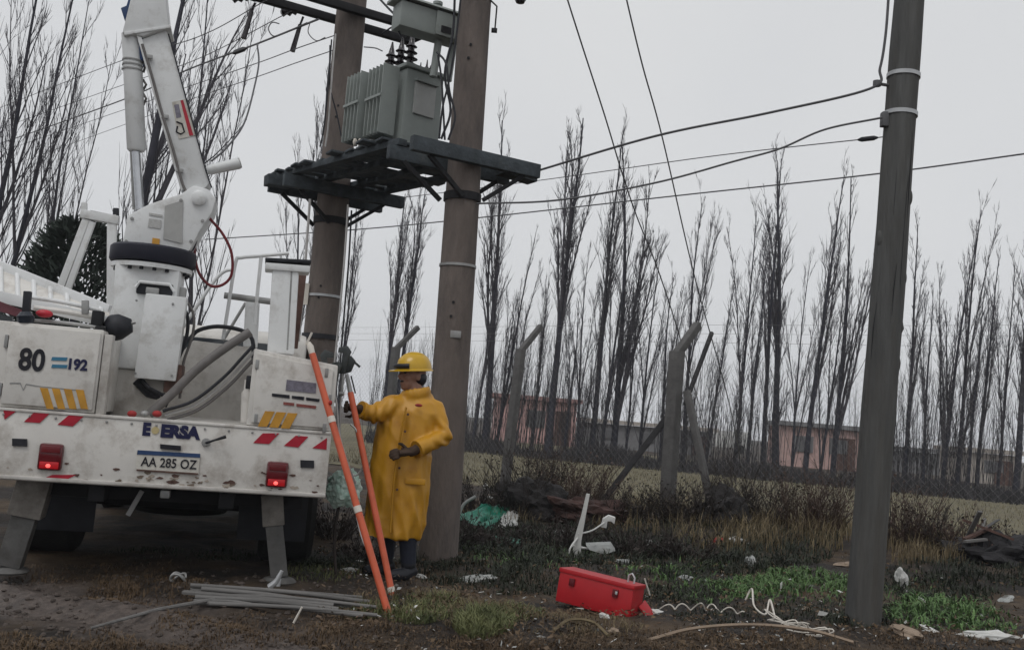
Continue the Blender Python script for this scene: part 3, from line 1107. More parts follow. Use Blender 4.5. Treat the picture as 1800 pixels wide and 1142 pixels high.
# ------------------------------------------------------------------ low voltage box between the poles
bq = at(752, 44, A2.y + .2)
lb = empty('switch_box', (bq.x, bq.y, bq.z - .13), 'long grey switch box hung high beside the right concrete pole', 'switch box', math.atan2(V_.y, V_.x))
B().box((0, 0, .13), (.62, .2, .23)).obj('case', M_TRAFO, lb, bevel=.012)
B().prism([(-.36, -.14, .26), (-.36, .14, .26), (-.36, .12, .285), (-.36, -.12, .285)], (.72, 0, 0)).obj('hood', M_TRAFO, lb)
B().box((.13, -.115, .13), (.2, .012, .22)).obj('door', M_TRAFO, lb, bevel=.004)
B().box((.13, -.124, .08), (.1, .008, .06)).obj('latch_plate', M_DARK, lb)
B().lathe((.08, 0, .285), [(.03, 0), (.03, .05), (.045, .055), (.045, .08), (.0, .085)], 12).obj('vent_cap', M_TRAFO, lb)
for sx in (.12, .27):
    B().tube([(sx, 0, .01), (sx - .02, 0, -.33)], .035, 10).obj('conduit', M_TRAFO, lb)
B().bar((.3, .0, .05), (.52, .02, .05), .05, .05).obj('bracket', M_DARK, lb)

# ------------------------------------------------------------------ crossarm on the left pole
zc = at(604, 28, Y1).z
ca_c = axis_pt(P1, zc)
ca = empty('crossarm', ca_c, 'dark double crossarm with drop out fuses on the left concrete pole', 'crossarm')
for k, o in enumerate((-.2, .2)):
    B().bar(-V_ * .95 + U_ * o, V_ * .85 + U_ * o, .075, .08).obj('beam', M_DARK, ca, bevel=.006)
for sg in (-.95, .8):
    B().bar(V_ * sg - U_ * .26, V_ * sg + U_ * .26, .07, .07).obj('tie', M_DARK, ca)
for k, vv in enumerate((-.9, -.38)):
    c = V_ * vv - U_ * .28
    fz = B().tube([c + Vector((0, 0, -.04)), c + Vector((-.03, -.02, -.18))], .012, 6)
    fz.tube([c + Vector((-.02, -.02, -.14)), c + Vector((-.07, -.03, -.44))], [.022, .03], 8)
    fz.obj('drop_out_fuse', M_PORC, ca)
    B().lathe(c + Vector((-.12, -.04, .0)), [(.015, -.12), (.05, -.1), (.03, -.06), (.055, -.03), (.03, .0), (.055, .03), (.03, .06), (.05, .09), (.015, .11)], 10, Matrix.Rotation(R_(75), 3, 'Y')).obj('insulator', M_PORC, ca, smooth=50)
# hanging insulator right of the right pole
hi = at(915, -4, 8.6)
o = B().lathe((hi.x, hi.y, hi.z), [(.015, -.06), (.04, -.05), (.055, -.02), (.045, .02), (.03, .05), (.02, .3)], 12).obj('spool_insulator', M_PORC)
tag(o, 'grey spool insulator hanging at the top edge right of the pole', 'insulator')
hk = axis_pt(P2, at(860, 40, 8.1).z) - P2.location
B().tube([hk + Vector((.13, -.05, .25)), hk + Vector((.19, -.05, .2)), hk + Vector((.19, -.05, -.02))], .008, 6).box(hk + Vector((.185, -.05, -.02)), (.05, .04, .03)).obj('hanger', M_DARK, P2)


# ------------------------------------------------------------------ cables and wires
def wire(name, pts, r, m_, label, cat='cable', group=None, n=10, sides=5):
    o = B().tube(spline(pts, n), r, sides).obj(name, m_, smooth=60)
    return tag(o, label, cat, group)


def W(*p):
    return [at(*q) for q in p]


wire('overhead_wire', W((470, 0, 9.3), (346, 66, 12), (208, 109, 16), (-40, 205, 24)), .007, M_WIRE, 'uppermost of the five wires running left past the boom', 'wire', 'wires running left', sides=4)
wire('overhead_wire', W((512, 20, 9.2), (345, 105, 12), (215, 150, 16), (-40, 240, 24)), .006, M_WIRE, 'second wire from the top running left past the boom', 'wire', 'wires running left', sides=4)
wire('overhead_wire', W((560, 34, 9.4), (450, 78, 11), (325, 125, 13.5), (215, 176, 16.5), (10, 249, 24), (-60, 270, 28)), .011, M_WIRE, 'thick third wire running left, with a dark splice on it', 'wire', 'wires running left', sides=5)
wire('overhead_wire', W((590, 62, 9.5), (520, 86, 9.8), (450, 112, 11), (330, 153, 14), (215, 194, 18), (-60, 288, 30)), .006, M_WIRE, 'fourth wire from the top running left past the boom', 'wire', 'wires running left', sides=4)
wire('overhead_wire', W((588, 88, 9.5), (520, 111, 9.8), (450, 136, 11), (330, 177, 14), (211, 222, 18), (-60, 320, 30)), .0055, M_WIRE, 'lowest of the five wires running left past the boom', 'wire', 'wires running left', sides=4)
a, b = at(433, 85, 11.4), at(409, 94, 11.8)
tag(B().tube([a, a.lerp(b, .2), a.lerp(b, .8), b], [.012, .03, .03, .012], 8).obj('wire_splice', M_BLACK), 'dark splice sleeve on the thick wire left of the pole', 'splice')
wire('drop_cable', W((452, 78, 9), (455, 110, 8.8), (448, 150, 8.6), (430, 215, 8.2), (400, 258, 7.8), (372, 283, 7.6)), .0085, M_WIRE, 'thin pale cable curving down to the boom lamp')
wire('service_cable', [pl.location + U_ * (span / 2) + V_ * (hl + .08) + Vector((0, 0, .05))] + W((1150, 240, 7.6), (1350, 199, 7.3), (1530, 156, b3.y - .02), (1547, 120, b3.y - .04), (1557, 60, b3.y - .05), (1563, -20, b3.y - .05)), .0105, M_WIRE, 'thick cable from the platform end bending up along the wooden pole')
wire('service_cable', W((838, 358, 8.0), (980, 352, 7.85), (1150, 322, 7.6), (1290, 284, 7.4), (1370, 262, 7.3), (1450, 228, 7.15), (1551, 207, b3.y - .08)), .0085, M_WIRE, 'sagging cable clamped to the wooden pole at its lower band')
wire('overhead_wire', W((640, 356, 14), (950, 317, 12), (1250, 275, 10), (1535, 243, 8.2), (1570, 238, 8.0)), .0055, M_WIRE, 'thin pale wire with a splice, reaching behind the wooden pole', 'wire')
a, b = at(1543, 242, 8.15), at(1508, 246, 8.3)
tag(B().tube([a, a.lerp(b, .2), a.lerp(b, .8), b], [.008, .022, .022, .008], 8).obj('wire_splice', M_BLACK), 'dark splice sleeve on the thin wire beside the wooden pole', 'splice')
wire('overhead_wire', W((360, 421, 15), (620, 404, 13.5), (840, 383, 12.5), (1200, 343, 11), (1540, 306, 9.5), (1820, 268, 8.5)), .0085, M_WIRE, 'long wire crossing the whole view behind both pole groups', 'wire')
g1 = axis_pt(P2, 7.3)
wire('guy_wire', [at(985, -40, 8.6), at(1020, 70, 9.0), at(1062, 200, 9.7), at(1112, 360, 11), at(1192, 582, 13.8), gnd(1262, 830)], .008, M_WIRE, 'left of the two guy wires slanting down behind the corner post', 'wire', 'guy wires')
wire('guy_wire', [at(1092, -40, 8.8), at(1128, 110, 9.5), at(1165, 245, 10.4), at(1222, 490, 12.6), at(1285, 722, 15.2), gnd(1308, 840)], .008, M_WIRE, 'right of the two guy wires slanting down beyond the corner post', 'wire', 'guy wires')
# cables hanging on the poles
for k, (pts, r, m_, lab) in enumerate([
    ([(800, -20, 8.0), (796, 60, 8.0), (782, 130, 8.0), (792, 195, 7.95), (776, 244, 7.9)], .011, M_BLACK, 'black cable hanging left of the right pole, nearest the transformer'),
    ([(812, -20, 7.95), (800, 80, 7.95), (790, 140, 7.95), (778, 190, 7.9), (772, 244, 7.9)], .009, M_BLACK, 'black cable crossing in front of the switch box end'),
    ([(768, 92, 7.95), (784, 112, 7.9), (790, 160, 7.9), (800, 205, 7.9), (788, 246, 7.9)], .010, M_BLACK, 'black cable looping from the transformer lid to the deck'),
    ([(770, 98, 8.0), (776, 140, 7.95), (779, 190, 7.9), (782, 246, 7.9)], .009, M_BLACK, 'straight black cable beside the transformer label face'),
    ([(590, 60, 9.25), (584, 130, 9.2), (577, 220, 9.2), (572, 258, 9.2)], .009, M_WIREL, 'pale cable on the left side of the left pole, nearest it'),
    ([(583, 70, 9.25), (577, 150, 9.2), (570, 220, 9.2), (563, 258, 9.2)], .008, M_BLACK, 'black cable on the left side of the left pole'),
    ([(580, 80, 9.25), (580, 150, 9.2), (592, 200, 9.2), (600, 240, 9.15)], .007, M_BLACK, 'thin black cable sagging across the left pole'),
    ([(612, 360, 9.2), (606, 450, 9.2), (598, 540, 9.2), (588, 640, 9.2)], .010, M_WIREL, 'pale cable running down the right side of the left pole'),
    ([(618, 370, 9.2), (613, 460, 9.2), (606, 540, 9.2), (598, 640, 9.2)], .009, M_BLACK, 'black cable running down the right side of the left pole'),
    ([(545, 350, 9.2), (540, 420, 9.2), (534, 500, 9.2), (525, 600, 9.2)], .013, M_WIREL, 'pale conduit running down the left side of the left pole'),
    ([(660, -10, 9.0), (680, 12, 8.8), (702, 34, 8.6)], .011, M_BLACK, 'short black cable entering the switch box from above'),
    ([(491, 42, 8.9), (478, 40, 8.9), (472, 52, 8.9), (482, 64, 8.9), (505, 56, 8.9), (540, 40, 9.0)], .006, M_WIRE, 'looped jumper wire at the left end of the crossarm'),
    ([(545, 40, 9.0), (542, 58, 9.0), (556, 72, 9.0), (572, 66, 9.0)], .005, M_WIRE, 'small looped jumper wire beside the left pole'),
    ([(640, 83, 8.9), (660, 85, 8.6), (672, 90, 8.4)], .006, M_WIRE, 'thin jumper wire from the left pole to the bushings'),
    ([(672, 60, 8.6), (690, 48, 8.5), (700, 55, 8.4), (708, 72, 8.3)], .008, M_BLACK, 'black jumper looping above the transformer bushings'),
]):
    wire('pole_cable', W(*pts), r, m_, lab, 'cable', 'cables hanging on the poles', n=6)

# ================================================================== THE TRUCK
TH = R_(14)
tcen = at(291, 800, 6.25)
TK = empty('bucket_truck', (tcen.x, tcen.y, 0), 'white bucket truck seen from behind with raised boom and outriggers down', 'truck', TH)
TX = Vector((math.cos(TH), math.sin(TH), 0))
TY = Vector((-math.sin(TH), math.cos(TH), 0))
TO = Vector((tcen.x, tcen.y, 0))


def tp(px, py, ly):
    """pixel -> truck coordinates on the plane local y = ly"""
    d = ray(px, py)
    o = CAM - TO
    t = (ly - o.dot(TY)) / d.dot(TY)
    q = o + d * t
    return Vector((q.dot(TX), ly, q.z))


def tpoly(pts, ly):
    return [tp(x, y, ly) for x, y in pts]


def decal(name, pts, ly, m_, parent, th=.003):
    return B().prism(tpoly(pts, ly), (0, -th, 0)).obj(name, m_, parent, smooth=0)


def tbox(name, x0, x1, y0, y1, z0, z1, m_, parent=TK, bev=.01):
    return B().box(((x0 + x1) / 2, (y0 + y1) / 2, (z0 + z1) / 2), (x1 - x0, y1 - y0, z1 - z0)).obj(name, m_, parent, bevel=bev)


ZB0, ZB1 = .612, 1.04
# rear panel, with slightly dented sheet
rp_ = tbox('rear_panel', -1.03, 1.03, 0, .07, ZB0, ZB1, M_WHITE, bev=.014)
tbox('panel_lip', -1.03, 1.03, -.012, .05, ZB0 + .008, ZB0 + .03, M_WHITED, rp_, .005)
tbox('panel_lip', -1.025, 1.025, -.008, .05, ZB1 - .006, ZB1 + .012, M_WHITE, rp_, .004)
# red slanted reflective marks
for k, q in enumerate([[(6, 718), (33, 719), (8, 737)], [(42, 741), (63, 722), (90, 724), (70, 743)], [(101, 746), (124, 727), (150, 729), (128, 749)],
                       [(74, 841), (92, 834), (134, 834), (118, 842)],
                       [(445, 778), (462, 761), (491, 761), (473, 780)], [(499, 783), (520, 765), (542, 767), (524, 786)], [(549, 787), (575, 769), (574, 790)]]):
    decal('reflective_mark', q, -.002, M_RED, rp_)
# letters on the panel


def ttext(name, s, px0, px1, py_base0, py_base1, py_top, ly, m_, parent, bold=0.0):
    a = tp(px0, py_base0, ly)
    b = tp(px1, py_base1, ly)
    t = tp(px0, py_top, ly)
    h = (t.z - a.z)
    size = h / 0.69
    # measure
    cu = bpy.data.curves.new('m', 'FONT')
    cu.body = s
    cu.size = size
    cu.offset = bold
    o = bpy.data.objects.new('m', cu)
    COL.objects.link(o)
    dg = bpy.context.evaluated_depsgraph_get()
    dg.update()
    me = o.evaluated_get(dg).to_mesh()
    xs_ = [v.co.x for v in me.vertices]
    x0, wd = min(xs_), max(xs_) - min(xs_)
    o.evaluated_get(dg).to_mesh_clear()
    bpy.data.objects.remove(o)
    bpy.data.curves.remove(cu)
    sx = (b.x - a.x) / wd
    M4 = Matrix.Translation((a.x - x0 * sx, ly - .003, a.z)) @ Matrix.Rotation(R_(90), 4, 'X')
    return text_part(name, s, M4, size, m_, parent, xs=sx, bold=bold)


ttext('lettering', 'E', 250, 264, 763, 764, 743, -.001, M_NAVY, rp_, .007)
B().lathe(tp(273, 756, -.002), [(.014, 0), (.024, 0), (.024, .003), (.014, .003)], 14, Matrix.Rotation(R_(90), 3, 'X')).obj('emblem', mat('faded_gold', (.46, .38, .2), .5, .2), rp_, smooth=0)
ttext('lettering', 'ERSA', 282, 352, 766, 771, 746, -.001, M_NAVY, rp_, .007)
decal('plate_lamp', [(282, 780), (318, 783), (318, 791), (282, 788)], -.002, M_INK, rp_, .02)
plt = B().prism(tpoly([(241, 791), (352, 797), (349, 832), (239, 824)], -.002), (0, -.008, 0)).obj('licence_plate', M_PLATE, rp_, smooth=0)
decal('plate_band', [(242, 790.5), (352, 797), (352, 804), (241, 798)], -.0105, mat('plate_blue', (.02, .05, .13), .5, .2), plt)
ttext('plate_letters', 'AA 285 OZ', 247, 345, 818, 826, 802, -.0105, M_INK, plt, .001)
decal('plate_frame', [(240, 824), (348, 831), (348, 834), (240, 827)], -.011, M_BROWN, plt)
# latch lever
B().tube([tp(362, 778, -.02), tp(378, 773, -.05), tp(397, 767, -.06)], [.008, .007, .012], 8).obj('latch_lever', M_BLACK, rp_)
B().lathe(tp(362, 777, -.002), [(.0, 0), (.028, 0), (.024, .02), (0, .022)], 10, Matrix.Rotation(R_(90), 3, 'X')).obj('latch_rosette', M_STEEL, rp_)
# tail lamps
for (x0, y0, x1, y1) in ((67, 778, 112, 827), (467, 810, 507, 857)):
    a, b = tp(x0, (y0 + y1) / 2, 0), tp(x1, (y0 + y1) / 2, 0)
    t_, bt = tp((x0 + x1) / 2, y0, 0), tp((x0 + x1) / 2, y1, 0)
    cx, cz = (a.x + b.x) / 2, (t_.z + bt.z) / 2
    hx, hz_ = (b.x - a.x) / 2, (t_.z - bt.z) / 2
    lm = B().box((cx, -.006, cz), (hx * 1.95, .05, hz_ * 1.95)).obj('tail_lamp', M_LENS, rp_, bevel=.022)
    B().box((cx, -.031, cz - hz_ * .58), (hx * 1.5, .012, hz_ * .5)).obj('lit_lens', mat('lens_lower', (.30, .008, .012), .25, .2, 9, emis=(1, .02, .03), estr=.12), lm, bevel=.005)
    B().box((cx, -.031, cz + hz_ * .55), (hx * 1.5, .01, hz_ * .5)).obj('lens', mat('lens_upper', (.13, .012, .016), .3, .2, 9), lm, bevel=.004)
    B().ell((cx - hx * .05, -.037, cz - hz_ * .62), (.014, .006, .012)).obj('bulb', mat('bulb_glow', (.9, .1, .1), .3, .1, emis=(1, .12, .1), estr=1.3), lm)
for q in ([(22, 770), (48, 771), (48, 784), (22, 783)], [(528, 808), (552, 809), (552, 822), (528, 821)]):
    decal('reflector', q, -.002, M_BLACK, rp_, .012)
# dents and rust spots: small chips with their own shape
rng = random.Random(4)
for k in range(26):
    px, py = rng.uniform(60, 560), rng.uniform(815, 862) + 0
    py = 838 + (px / 570) * 30 - rng.uniform(0, 34)
    c = tp(px, py, -.0025)
    n = 7
    r0 = rng.uniform(.004, .016)
    B().prism([c + Vector((math.cos(i / n * 6.28) * r0 * rng.uniform(.5, 1.5) * 1.5, 0, math.sin(i / n * 6.28) * r0 * rng.uniform(.4, 1.0))) for i in range(n)], (0, -.0015, 0)).obj('rust_chip', M_BROWN, rp_, smooth=0)

for k in range(34):
    px, py = (rng.gauss(330, 55), 0) if k < 22 else (rng.uniform(10, 560), 0)
    py = 840 + px / 570 * 30 - abs(rng.gauss(0, 14)) - 4
    c = tp(px, py, -.0025)
    r0 = rng.uniform(.004, .02)
    B().prism([c + Vector((math.cos(i / 9 * 6.28) * r0 * rng.uniform(.5, 1.9), 0, math.sin(i / 9 * 6.28) * r0 * rng.uniform(.3, 1.1))) for i in range(9)], (0, -.001, 0)).obj('mud_spot', rng.choice([M_MUDS, M_RUN, M_RUN]), rp_, smooth=0)
for k in range(14):
    x_ = -.97 + k * .149
    B().lathe((x_, -.002, ZB1 - .03), [(.0, 0), (.008, 0), (.006, .006), (0, .007)], 8, Matrix.Rotation(R_(90), 3, 'X')).obj('rivet', M_STEEL, rp_)
# left cabinet
lc = tbox('cabinet', -1.12, -.455, .012, 2.3, 1.055, 1.585, M_WHITE, bev=.012)
ld = tbox('door', -.995, -.47, -.008, .02, 1.075, 1.565, M_WHITE, lc, .006)
ttext('lettering', '80', 31, 77, 648, 652, 611, -.009, M_INK, ld, .0055)
for py in (631, 644):
    decal('stripe', [(92, py - 4), (119, py - 3), (117, py + 3), (90, py + 2)], -.0095, M_CYAN, ld)
ttext('lettering', '192', 120, 153, 648, 651, 630, -.009, M_NAVY, ld, .004)
for k in range(4):
    x = 70 + k * 21
    decal('chevron', [(x, 681 + k), (x + 14, 682 + k), (x + 25 - k, 719), (x + 12 - k, 718)], -.0095, M_YEL, ld)
for q in ([(17, 672), (36, 672), (41, 684), (46, 674), (70, 678), (148, 686), (148, 687.5), (70, 679.5), (46, 676), (41, 687), (35, 674), (17, 674)],):
    decal('seam', q, -.0092, M_STEEL, ld, .0015)
tbox('hinge', -1.02, -1.0, -.004, .02, 1.12, 1.2, M_STEEL, lc, .003)
tbox('hinge', -1.02, -1.0, -.004, .02, 1.42, 1.5, M_STEEL, lc, .003)
tbox('inner_post', -.45, -.40, .02, .12, 1.05, 1.56, M_WHITED, lc, .005)
# right cabinet with its slanted top
a, b = tp(447, 612, 0), tp(583, 641, 0)
zt0, zt1 = a.z, b.z
rc = B().prism([(a.x, .01, 1.055), (1.03, .01, 1.055), (1.03, .01, zt1), (a.x, .01, zt0)], (0, 1.5, 0)).obj('cabinet', M_WHITE, TK, bevel=.012)
x0, x1 = a.x + .03, 1.0
rd = B().prism([(x0, .012, 1.075), (x1, .012, 1.075), (x1, .012, zt1 - .03), (x0, .012, zt0 - .03)], (0, -.022, 0)).obj('door', M_WHITE, rc, bevel=.006)
decal('faded_sticker', [(504, 667), (556, 673), (555, 691), (502, 686)], -.012, M_GREYP, rd)
decal('print_line', [(478, 691), (509, 694), (509, 700), (478, 696)], -.012, M_INK, rd)
decal('print_line', [(513, 695), (535, 697), (534, 703), (513, 700)], -.012, M_INK, rd)
decal('print_line', [(538, 698), (562, 701), (561, 706), (538, 703)], -.012, M_INK, rd)
M_DRED = mat('faded_red_print', (.22, .06, .05), .6, .3, 60)
decal('print_line', [(498, 706), (517, 708), (517, 713), (498, 711)], -.012, M_DRED, rd)
decal('print_line', [(521, 709), (556, 713), (555, 718), (521, 714)], -.012, M_DRED, rd)
for k in range(3):
    x = 466 + k * 20
    decal('chevron', [(x, 722 + k * 1.6), (x + 17, 723 + k * 1.6), (x + 3, 750 + k * 1.5), (x - 13, 749 + k * 1.5)], -.012, M_YEL, rd)
B().box(tp(580, 700, -.01), (.018, .02, .05)).obj('latch', M_STEEL, rd, bevel=.003)
for px, py in ((452, 640), (450, 735), (574, 655), (570, 752)):
    B().box(tp(px, py, -.004), (.022, .022, .06)).obj('hinge', M_STEEL, rc, bevel=.003)
# bed: floor, bulkhead, side wall seen inside
tbox('bed_floor', -.46, a.x, .06, 2.4, .98, 1.035, M_WHITED)
zb = tp(390, 604, 1.7).z
bh = B().prism([tp(160, 760, 1.75), tp(447, 770, 1.75), tp(452, 612, 1.75), tp(340, 598, 1.75), tp(300, 640, 1.75), tp(170, 600, 1.75)], (0, .06, 0)).obj('bulkhead', M_WHITED, TK, bevel=.006)
# chassis
tbox('chassis_rail', -.45, -.35, .1, 4.2, .50, .62, M_DARK)
tbox('chassis_rail', .35, .45, .1, 4.2, .50, .62, M_DARK)
tbox('underbody_shade_box', -.98, .98, .12, 3.2, .63, .97, M_DARK)  # black box added to darken the space under the bed
tbox('tow_eye', tp(291, 870, .1).x - .03, tp(291, 870, .1).x + .03, .04, .12, .55, .60, M_STEEL)
tbox('axle', -.75, .75, 1.2, 1.32, .36, .48, M_DARK)
for sx in (-.84, .84):
    wh = B().lathe((sx, 1.26, .42), [(.2, -.2), (.38, -.2), (.42, -.16), (.42, .16), (.38, .2), (.2, .2)], 28, Matrix.Rotation(R_(90), 3, 'Y')).obj('wheel', M_TYRE, TK)
    B().lathe((sx, 1.26, .42), [(.05, -.19), (.2, -.17), (.21, -.21), (.23, -.21), (.23, .21), (.05, .19)], 20, Matrix.Rotation(R_(90), 3, 'Y')).obj('rim', M_STEEL, wh)
for sx in (-.8, .8):
    wh = B().lathe((sx, 4.1, .40), [(.2, -.11), (.36, -.11), (.40, -.08), (.40, .08), (.36, .11), (.2, .11)], 28, Matrix.Rotation(R_(90), 3, 'Y')).obj('wheel', M_TYRE, TK)
    B().lathe((sx, 4.1, .40), [(.05, -.09), (.22, -.1), (.22, .1), (.05, .09)], 20, Matrix.Rotation(R_(90), 3, 'Y')).obj('rim', M_STEEL, wh)
for sx in (-.72, .72):  # underside parts from here on are added to keep light out
    tbox('flap_light_block', sx - .24, sx + .24, .72, .735, .22, .63, M_BLACK, bev=.003)
for sx in (-.80, .80):
    tbox('side_light_block', sx - .22, sx + .22, 1.85, 3.0, .34, .95, M_DARK)  # added side boxes, closing the gap so light cannot get under
    tbox('rear_light_block', sx - .2, sx + .2, .2, .7, .64, .96, M_DARK)
tbox('gearbox_light_block', -.3, .3, 2.0, 3.3, .30, .62, M_DARK)
tbox('tank_light_block', -.58, .58, 2.9, 3.05, .26, .62, M_DARK)
sp_ = B().lathe((0, 1.95, .36), [(.15, -.1), (.36, -.1), (.4, -.06), (.4, .06), (.36, .1), (.15, .1)], 24).obj('spare_wheel_light_block', M_TYRE, TK)
tbox('member_light_block', -.9, .9, .3, .36, .50, .60, M_DARK)
# cab
prof = [(3.1, .55), (3.1, 1.66), (3.14, 1.82), (3.28, 1.885), (4.2, 1.88), (4.5, 1.8), (4.95, 1.28), (5.1, 1.1), (5.12, .5)]
cb = B().prism([(-.93, y, z) for y, z in prof], (1.86, 0, 0)).obj('cab', M_WHITE, TK, bevel=.05)
tbox('rear_window', -.62, .62, 3.085, 3.115, 1.36, 1.76, M_GLASS, cb, .02)
B().prism([(-.78, 4.53, 1.84), (.78, 4.53, 1.84), (.84, 4.96, 1.3), (-.84, 4.96, 1.3)], (0, .03, .02)).obj('windscreen', M_GLASS, cb)
for sx in (-.935, .92):
    B().prism([(sx, 3.3, 1.3), (sx, 4.75, 1.3), (sx, 4.42, 1.82), (sx, 3.34, 1.82)], (.015, 0, 0)).obj('side_window', M_GLASS, cb)
# outriggers
M_LEG = mat('outrigger_paint', (.22, .205, .185), .7, .25, 6, dirt=(.07, .055, .045), dirt_amt=.8, dscale=5)
M_LEG2 = mat('outrigger_steel', (.10, .098, .095), .7, .3, 8, dirt=(.045, .038, .032), dirt_amt=.7, dscale=6)


def outrigger(top, kn, ft, w0, w1):
    s_ = B().bar(top, kn, w0, w0 * .9, up=(0, 1, 0)).obj('outrigger_sleeve', M_LEG, TK, bevel=.008)
    l_ = B().bar(kn + (top - kn) * .3, ft, w1, w1 * .9, up=(0, 1, 0)).obj('outrigger_leg', M_LEG2, TK, bevel=.006)
    B().lathe((ft.x, ft.y, .005), [(.11, 0), (.12, .012), (.1, .03), (.04, .045), (.03, .09)], 16).obj('foot_pad', M_LEG2, l_)
    return l_


outrigger(tp(66, 838, .28), tp(46, 906, .28), Vector((tp(18, 985, .28).x, .28, .05)), .20, .145)
outrigger(tp(478, 868, .28), tp(481, 922, .28), Vector((tp(490, 1020, .28).x, .28, .05)), .145, .115)
B().tube([tp(484, 1040, .12), tp(488, 1024, .12), tp(492, 1016, .12)], [.03, .02, .012], 8).obj('pin', M_GALV, TK)
B().bar(tp(250, 862, .3), tp(225, 905, .3), .035, .03).obj('hanger_strap', M_STEEL, TK)
# pedestal
PY = 1.0
def ring_box(name, c0, c1, w0, w1, d, m_, parent=TK, bev=.02):
    """upright frustum between two centres"""
    vs = []
    for c, w_ in ((c0, w0), (c1, w1)):
        for i, j in ((-1, -1), (1, -1), (1, 1), (-1, 1)):
            vs.append(c + Vector((i * w_ / 2, j * d / 2, 0)))
    return B().add(vs, [(3, 2, 1, 0), (4, 5, 6, 7), (0, 1, 5, 4), (1, 2, 6, 5), (2, 3, 7, 6), (3, 0, 4, 7)]).obj(name, m_, parent, bevel=bev)


pa, pb_ = tp(252, 652, PY), tp(266, 468, PY)
ped = ring_box('pedestal', pa, pb_, .40, .46, .42, M_BOOM, bev=.05)
ring_box('pedestal_base', Vector((pa.x, PY, .99)), Vector((pa.x, PY, pa.z)), .36, .34, .34, M_WHITED, bev=.01)
q0, q1 = tp(236, 664, PY - .3), tp(310, 664, PY - .3)
qt = tp(272, 517, PY - .3)
vb = ring_box('valve_box', Vector(((q0.x + q1.x) / 2, PY - .26, q0.z)), Vector(((q0.x + q1.x) / 2 + .012, PY - .26, qt.z)), q1.x - q0.x, q1.x - q0.x, .14, M_BOOM, bev=.012)
B().box(tp(272, 508, PY - .22), (.25, .03, .09)).obj('opening', M_BLACK, ped, bevel=.02)
B().box(tp(268, 511, PY - .245), (.09, .03, .045)).obj('valve_lever', M_STEEL, ped, bevel=.008)
B().tube([tp(238, 505, PY - .25), tp(246, 495, PY - .25), tp(298, 500, PY - .25), tp(306, 512, PY - .25)], .012, 8).obj('opening_rim', M_BOOM, ped)
B().box(tp(318, 520, PY - .1), (.07, .1, .12)).obj('control_unit', M_STEEL, ped, bevel=.01)
B().tube([tp(240, 668, PY - .2), tp(262, 690, PY - .2), tp(290, 700, PY - .1)], .035, 8).obj('hose_bundle', M_BLACK, ped)
B().tube([tp(288, 695, PY - .3), tp(262, 682, PY - .35), tp(250, 668, PY - .25)], .014, 8).obj('hose', M_BLACK, ped)
# turntable
tcn = tp(270, 452, PY)
tt = B().lathe(tcn, [(.2, -.065), (.295, -.06), (.305, -.045), (.305, .045), (.29, .06), (.2, .06)], 36).obj('turntable', mat('turntable_black', (.012, .013, .024), .5, .2), TK)
B().lathe(tcn - Vector((0, 0, .085)), [(.18, -.02), (.285, -.02), (.285, .012), (.18, .012)], 36).obj('bearing_ring', M_BOOM, tt)
for i in range(18):
    q = i / 18 * 6.283
    B().lathe(tcn + Vector((.255 * math.cos(q), .255 * math.sin(q), -.115)), [(.014, -.012), (.014, .012)], 6).obj('bolt', M_BLACK, tt)
# turret with side plates
tur = B().prism(tpoly([(214, 432), (224, 378), (262, 358), (318, 340), (340, 325), (366, 332), (380, 350), (374, 372), (352, 405), (334, 440), (316, 448)], PY - .16), (0, .32, 0)).obj('turret', M_BOOM, TK, bevel=.02)
B().prism(tpoly([(290, 362), (322, 352), (320, 428), (287, 420)], PY - .164), (0, -.004, 0)).obj('wear_panel', mat('panel_grey', (.36, .36, .35), .6, .12, 8), tur, smooth=0)
for q in ([(262, 374), (286, 378), (285, 382), (262, 378)], [(262, 384), (284, 387), (282, 402), (260, 399)]):
    decal('notice', q, PY - .164, mat('notice_grey', (.42, .42, .41), .6, .2, 60), tur)
decal('notice', [(268, 418), (281, 420), (280, 431), (267, 429)], PY - .164, M_YEL, tur)
B().lathe(tp(350, 348, PY - .17), [(.0, -.02), (.055, -.02), (.055, .02), (.04, .03), (0, .03)], 16, Matrix.Rotation(R_(90), 3, 'X')).obj('pivot_pin', M_BOOM, tur)
# lower boom: two nested box sections
bm_ = B().prism(tpoly([(246, 70), (292, 52), (369, 322), (345, 345), (322, 334)], PY - .11), (0, .22, 0)).obj('lower_boom', M_BOOM, TK, bevel=.012)
B().prism(tpoly([(240, 62), (249, 66), (324, 330), (318, 336)], PY - .13), (0, .26, 0)).obj('boom_flange', M_BOOM, bm_, bevel=.004)
hd = B().prism(tpoly([(214, 58), (236, -30), (284, -60), (290, -20), (297, 48), (252, 64)], PY - .14), (0, .28, 0)).obj('boom_head', M_BOOM, TK, bevel=.02)
B().prism(tpoly([(218, 56), (300, 44), (300, 49), (218, 62)], PY - .15), (0, .30, 0)).obj('head_flange', M_BOOM, hd, bevel=.004)
B().prism(tpoly([(219, 36), (212, 14), (222, 10), (228, -10), (236, 0)], PY - .06), (0, .12, 0)).obj('blue_bracket', M_BLUE, hd, bevel=.006)
B().prism(tpoly([(235, 64), (254, 64), (258, 104), (247, 106)], PY - .09), (0, .18, 0)).obj('blue_insert', M_BLUE, TK, bevel=.004)
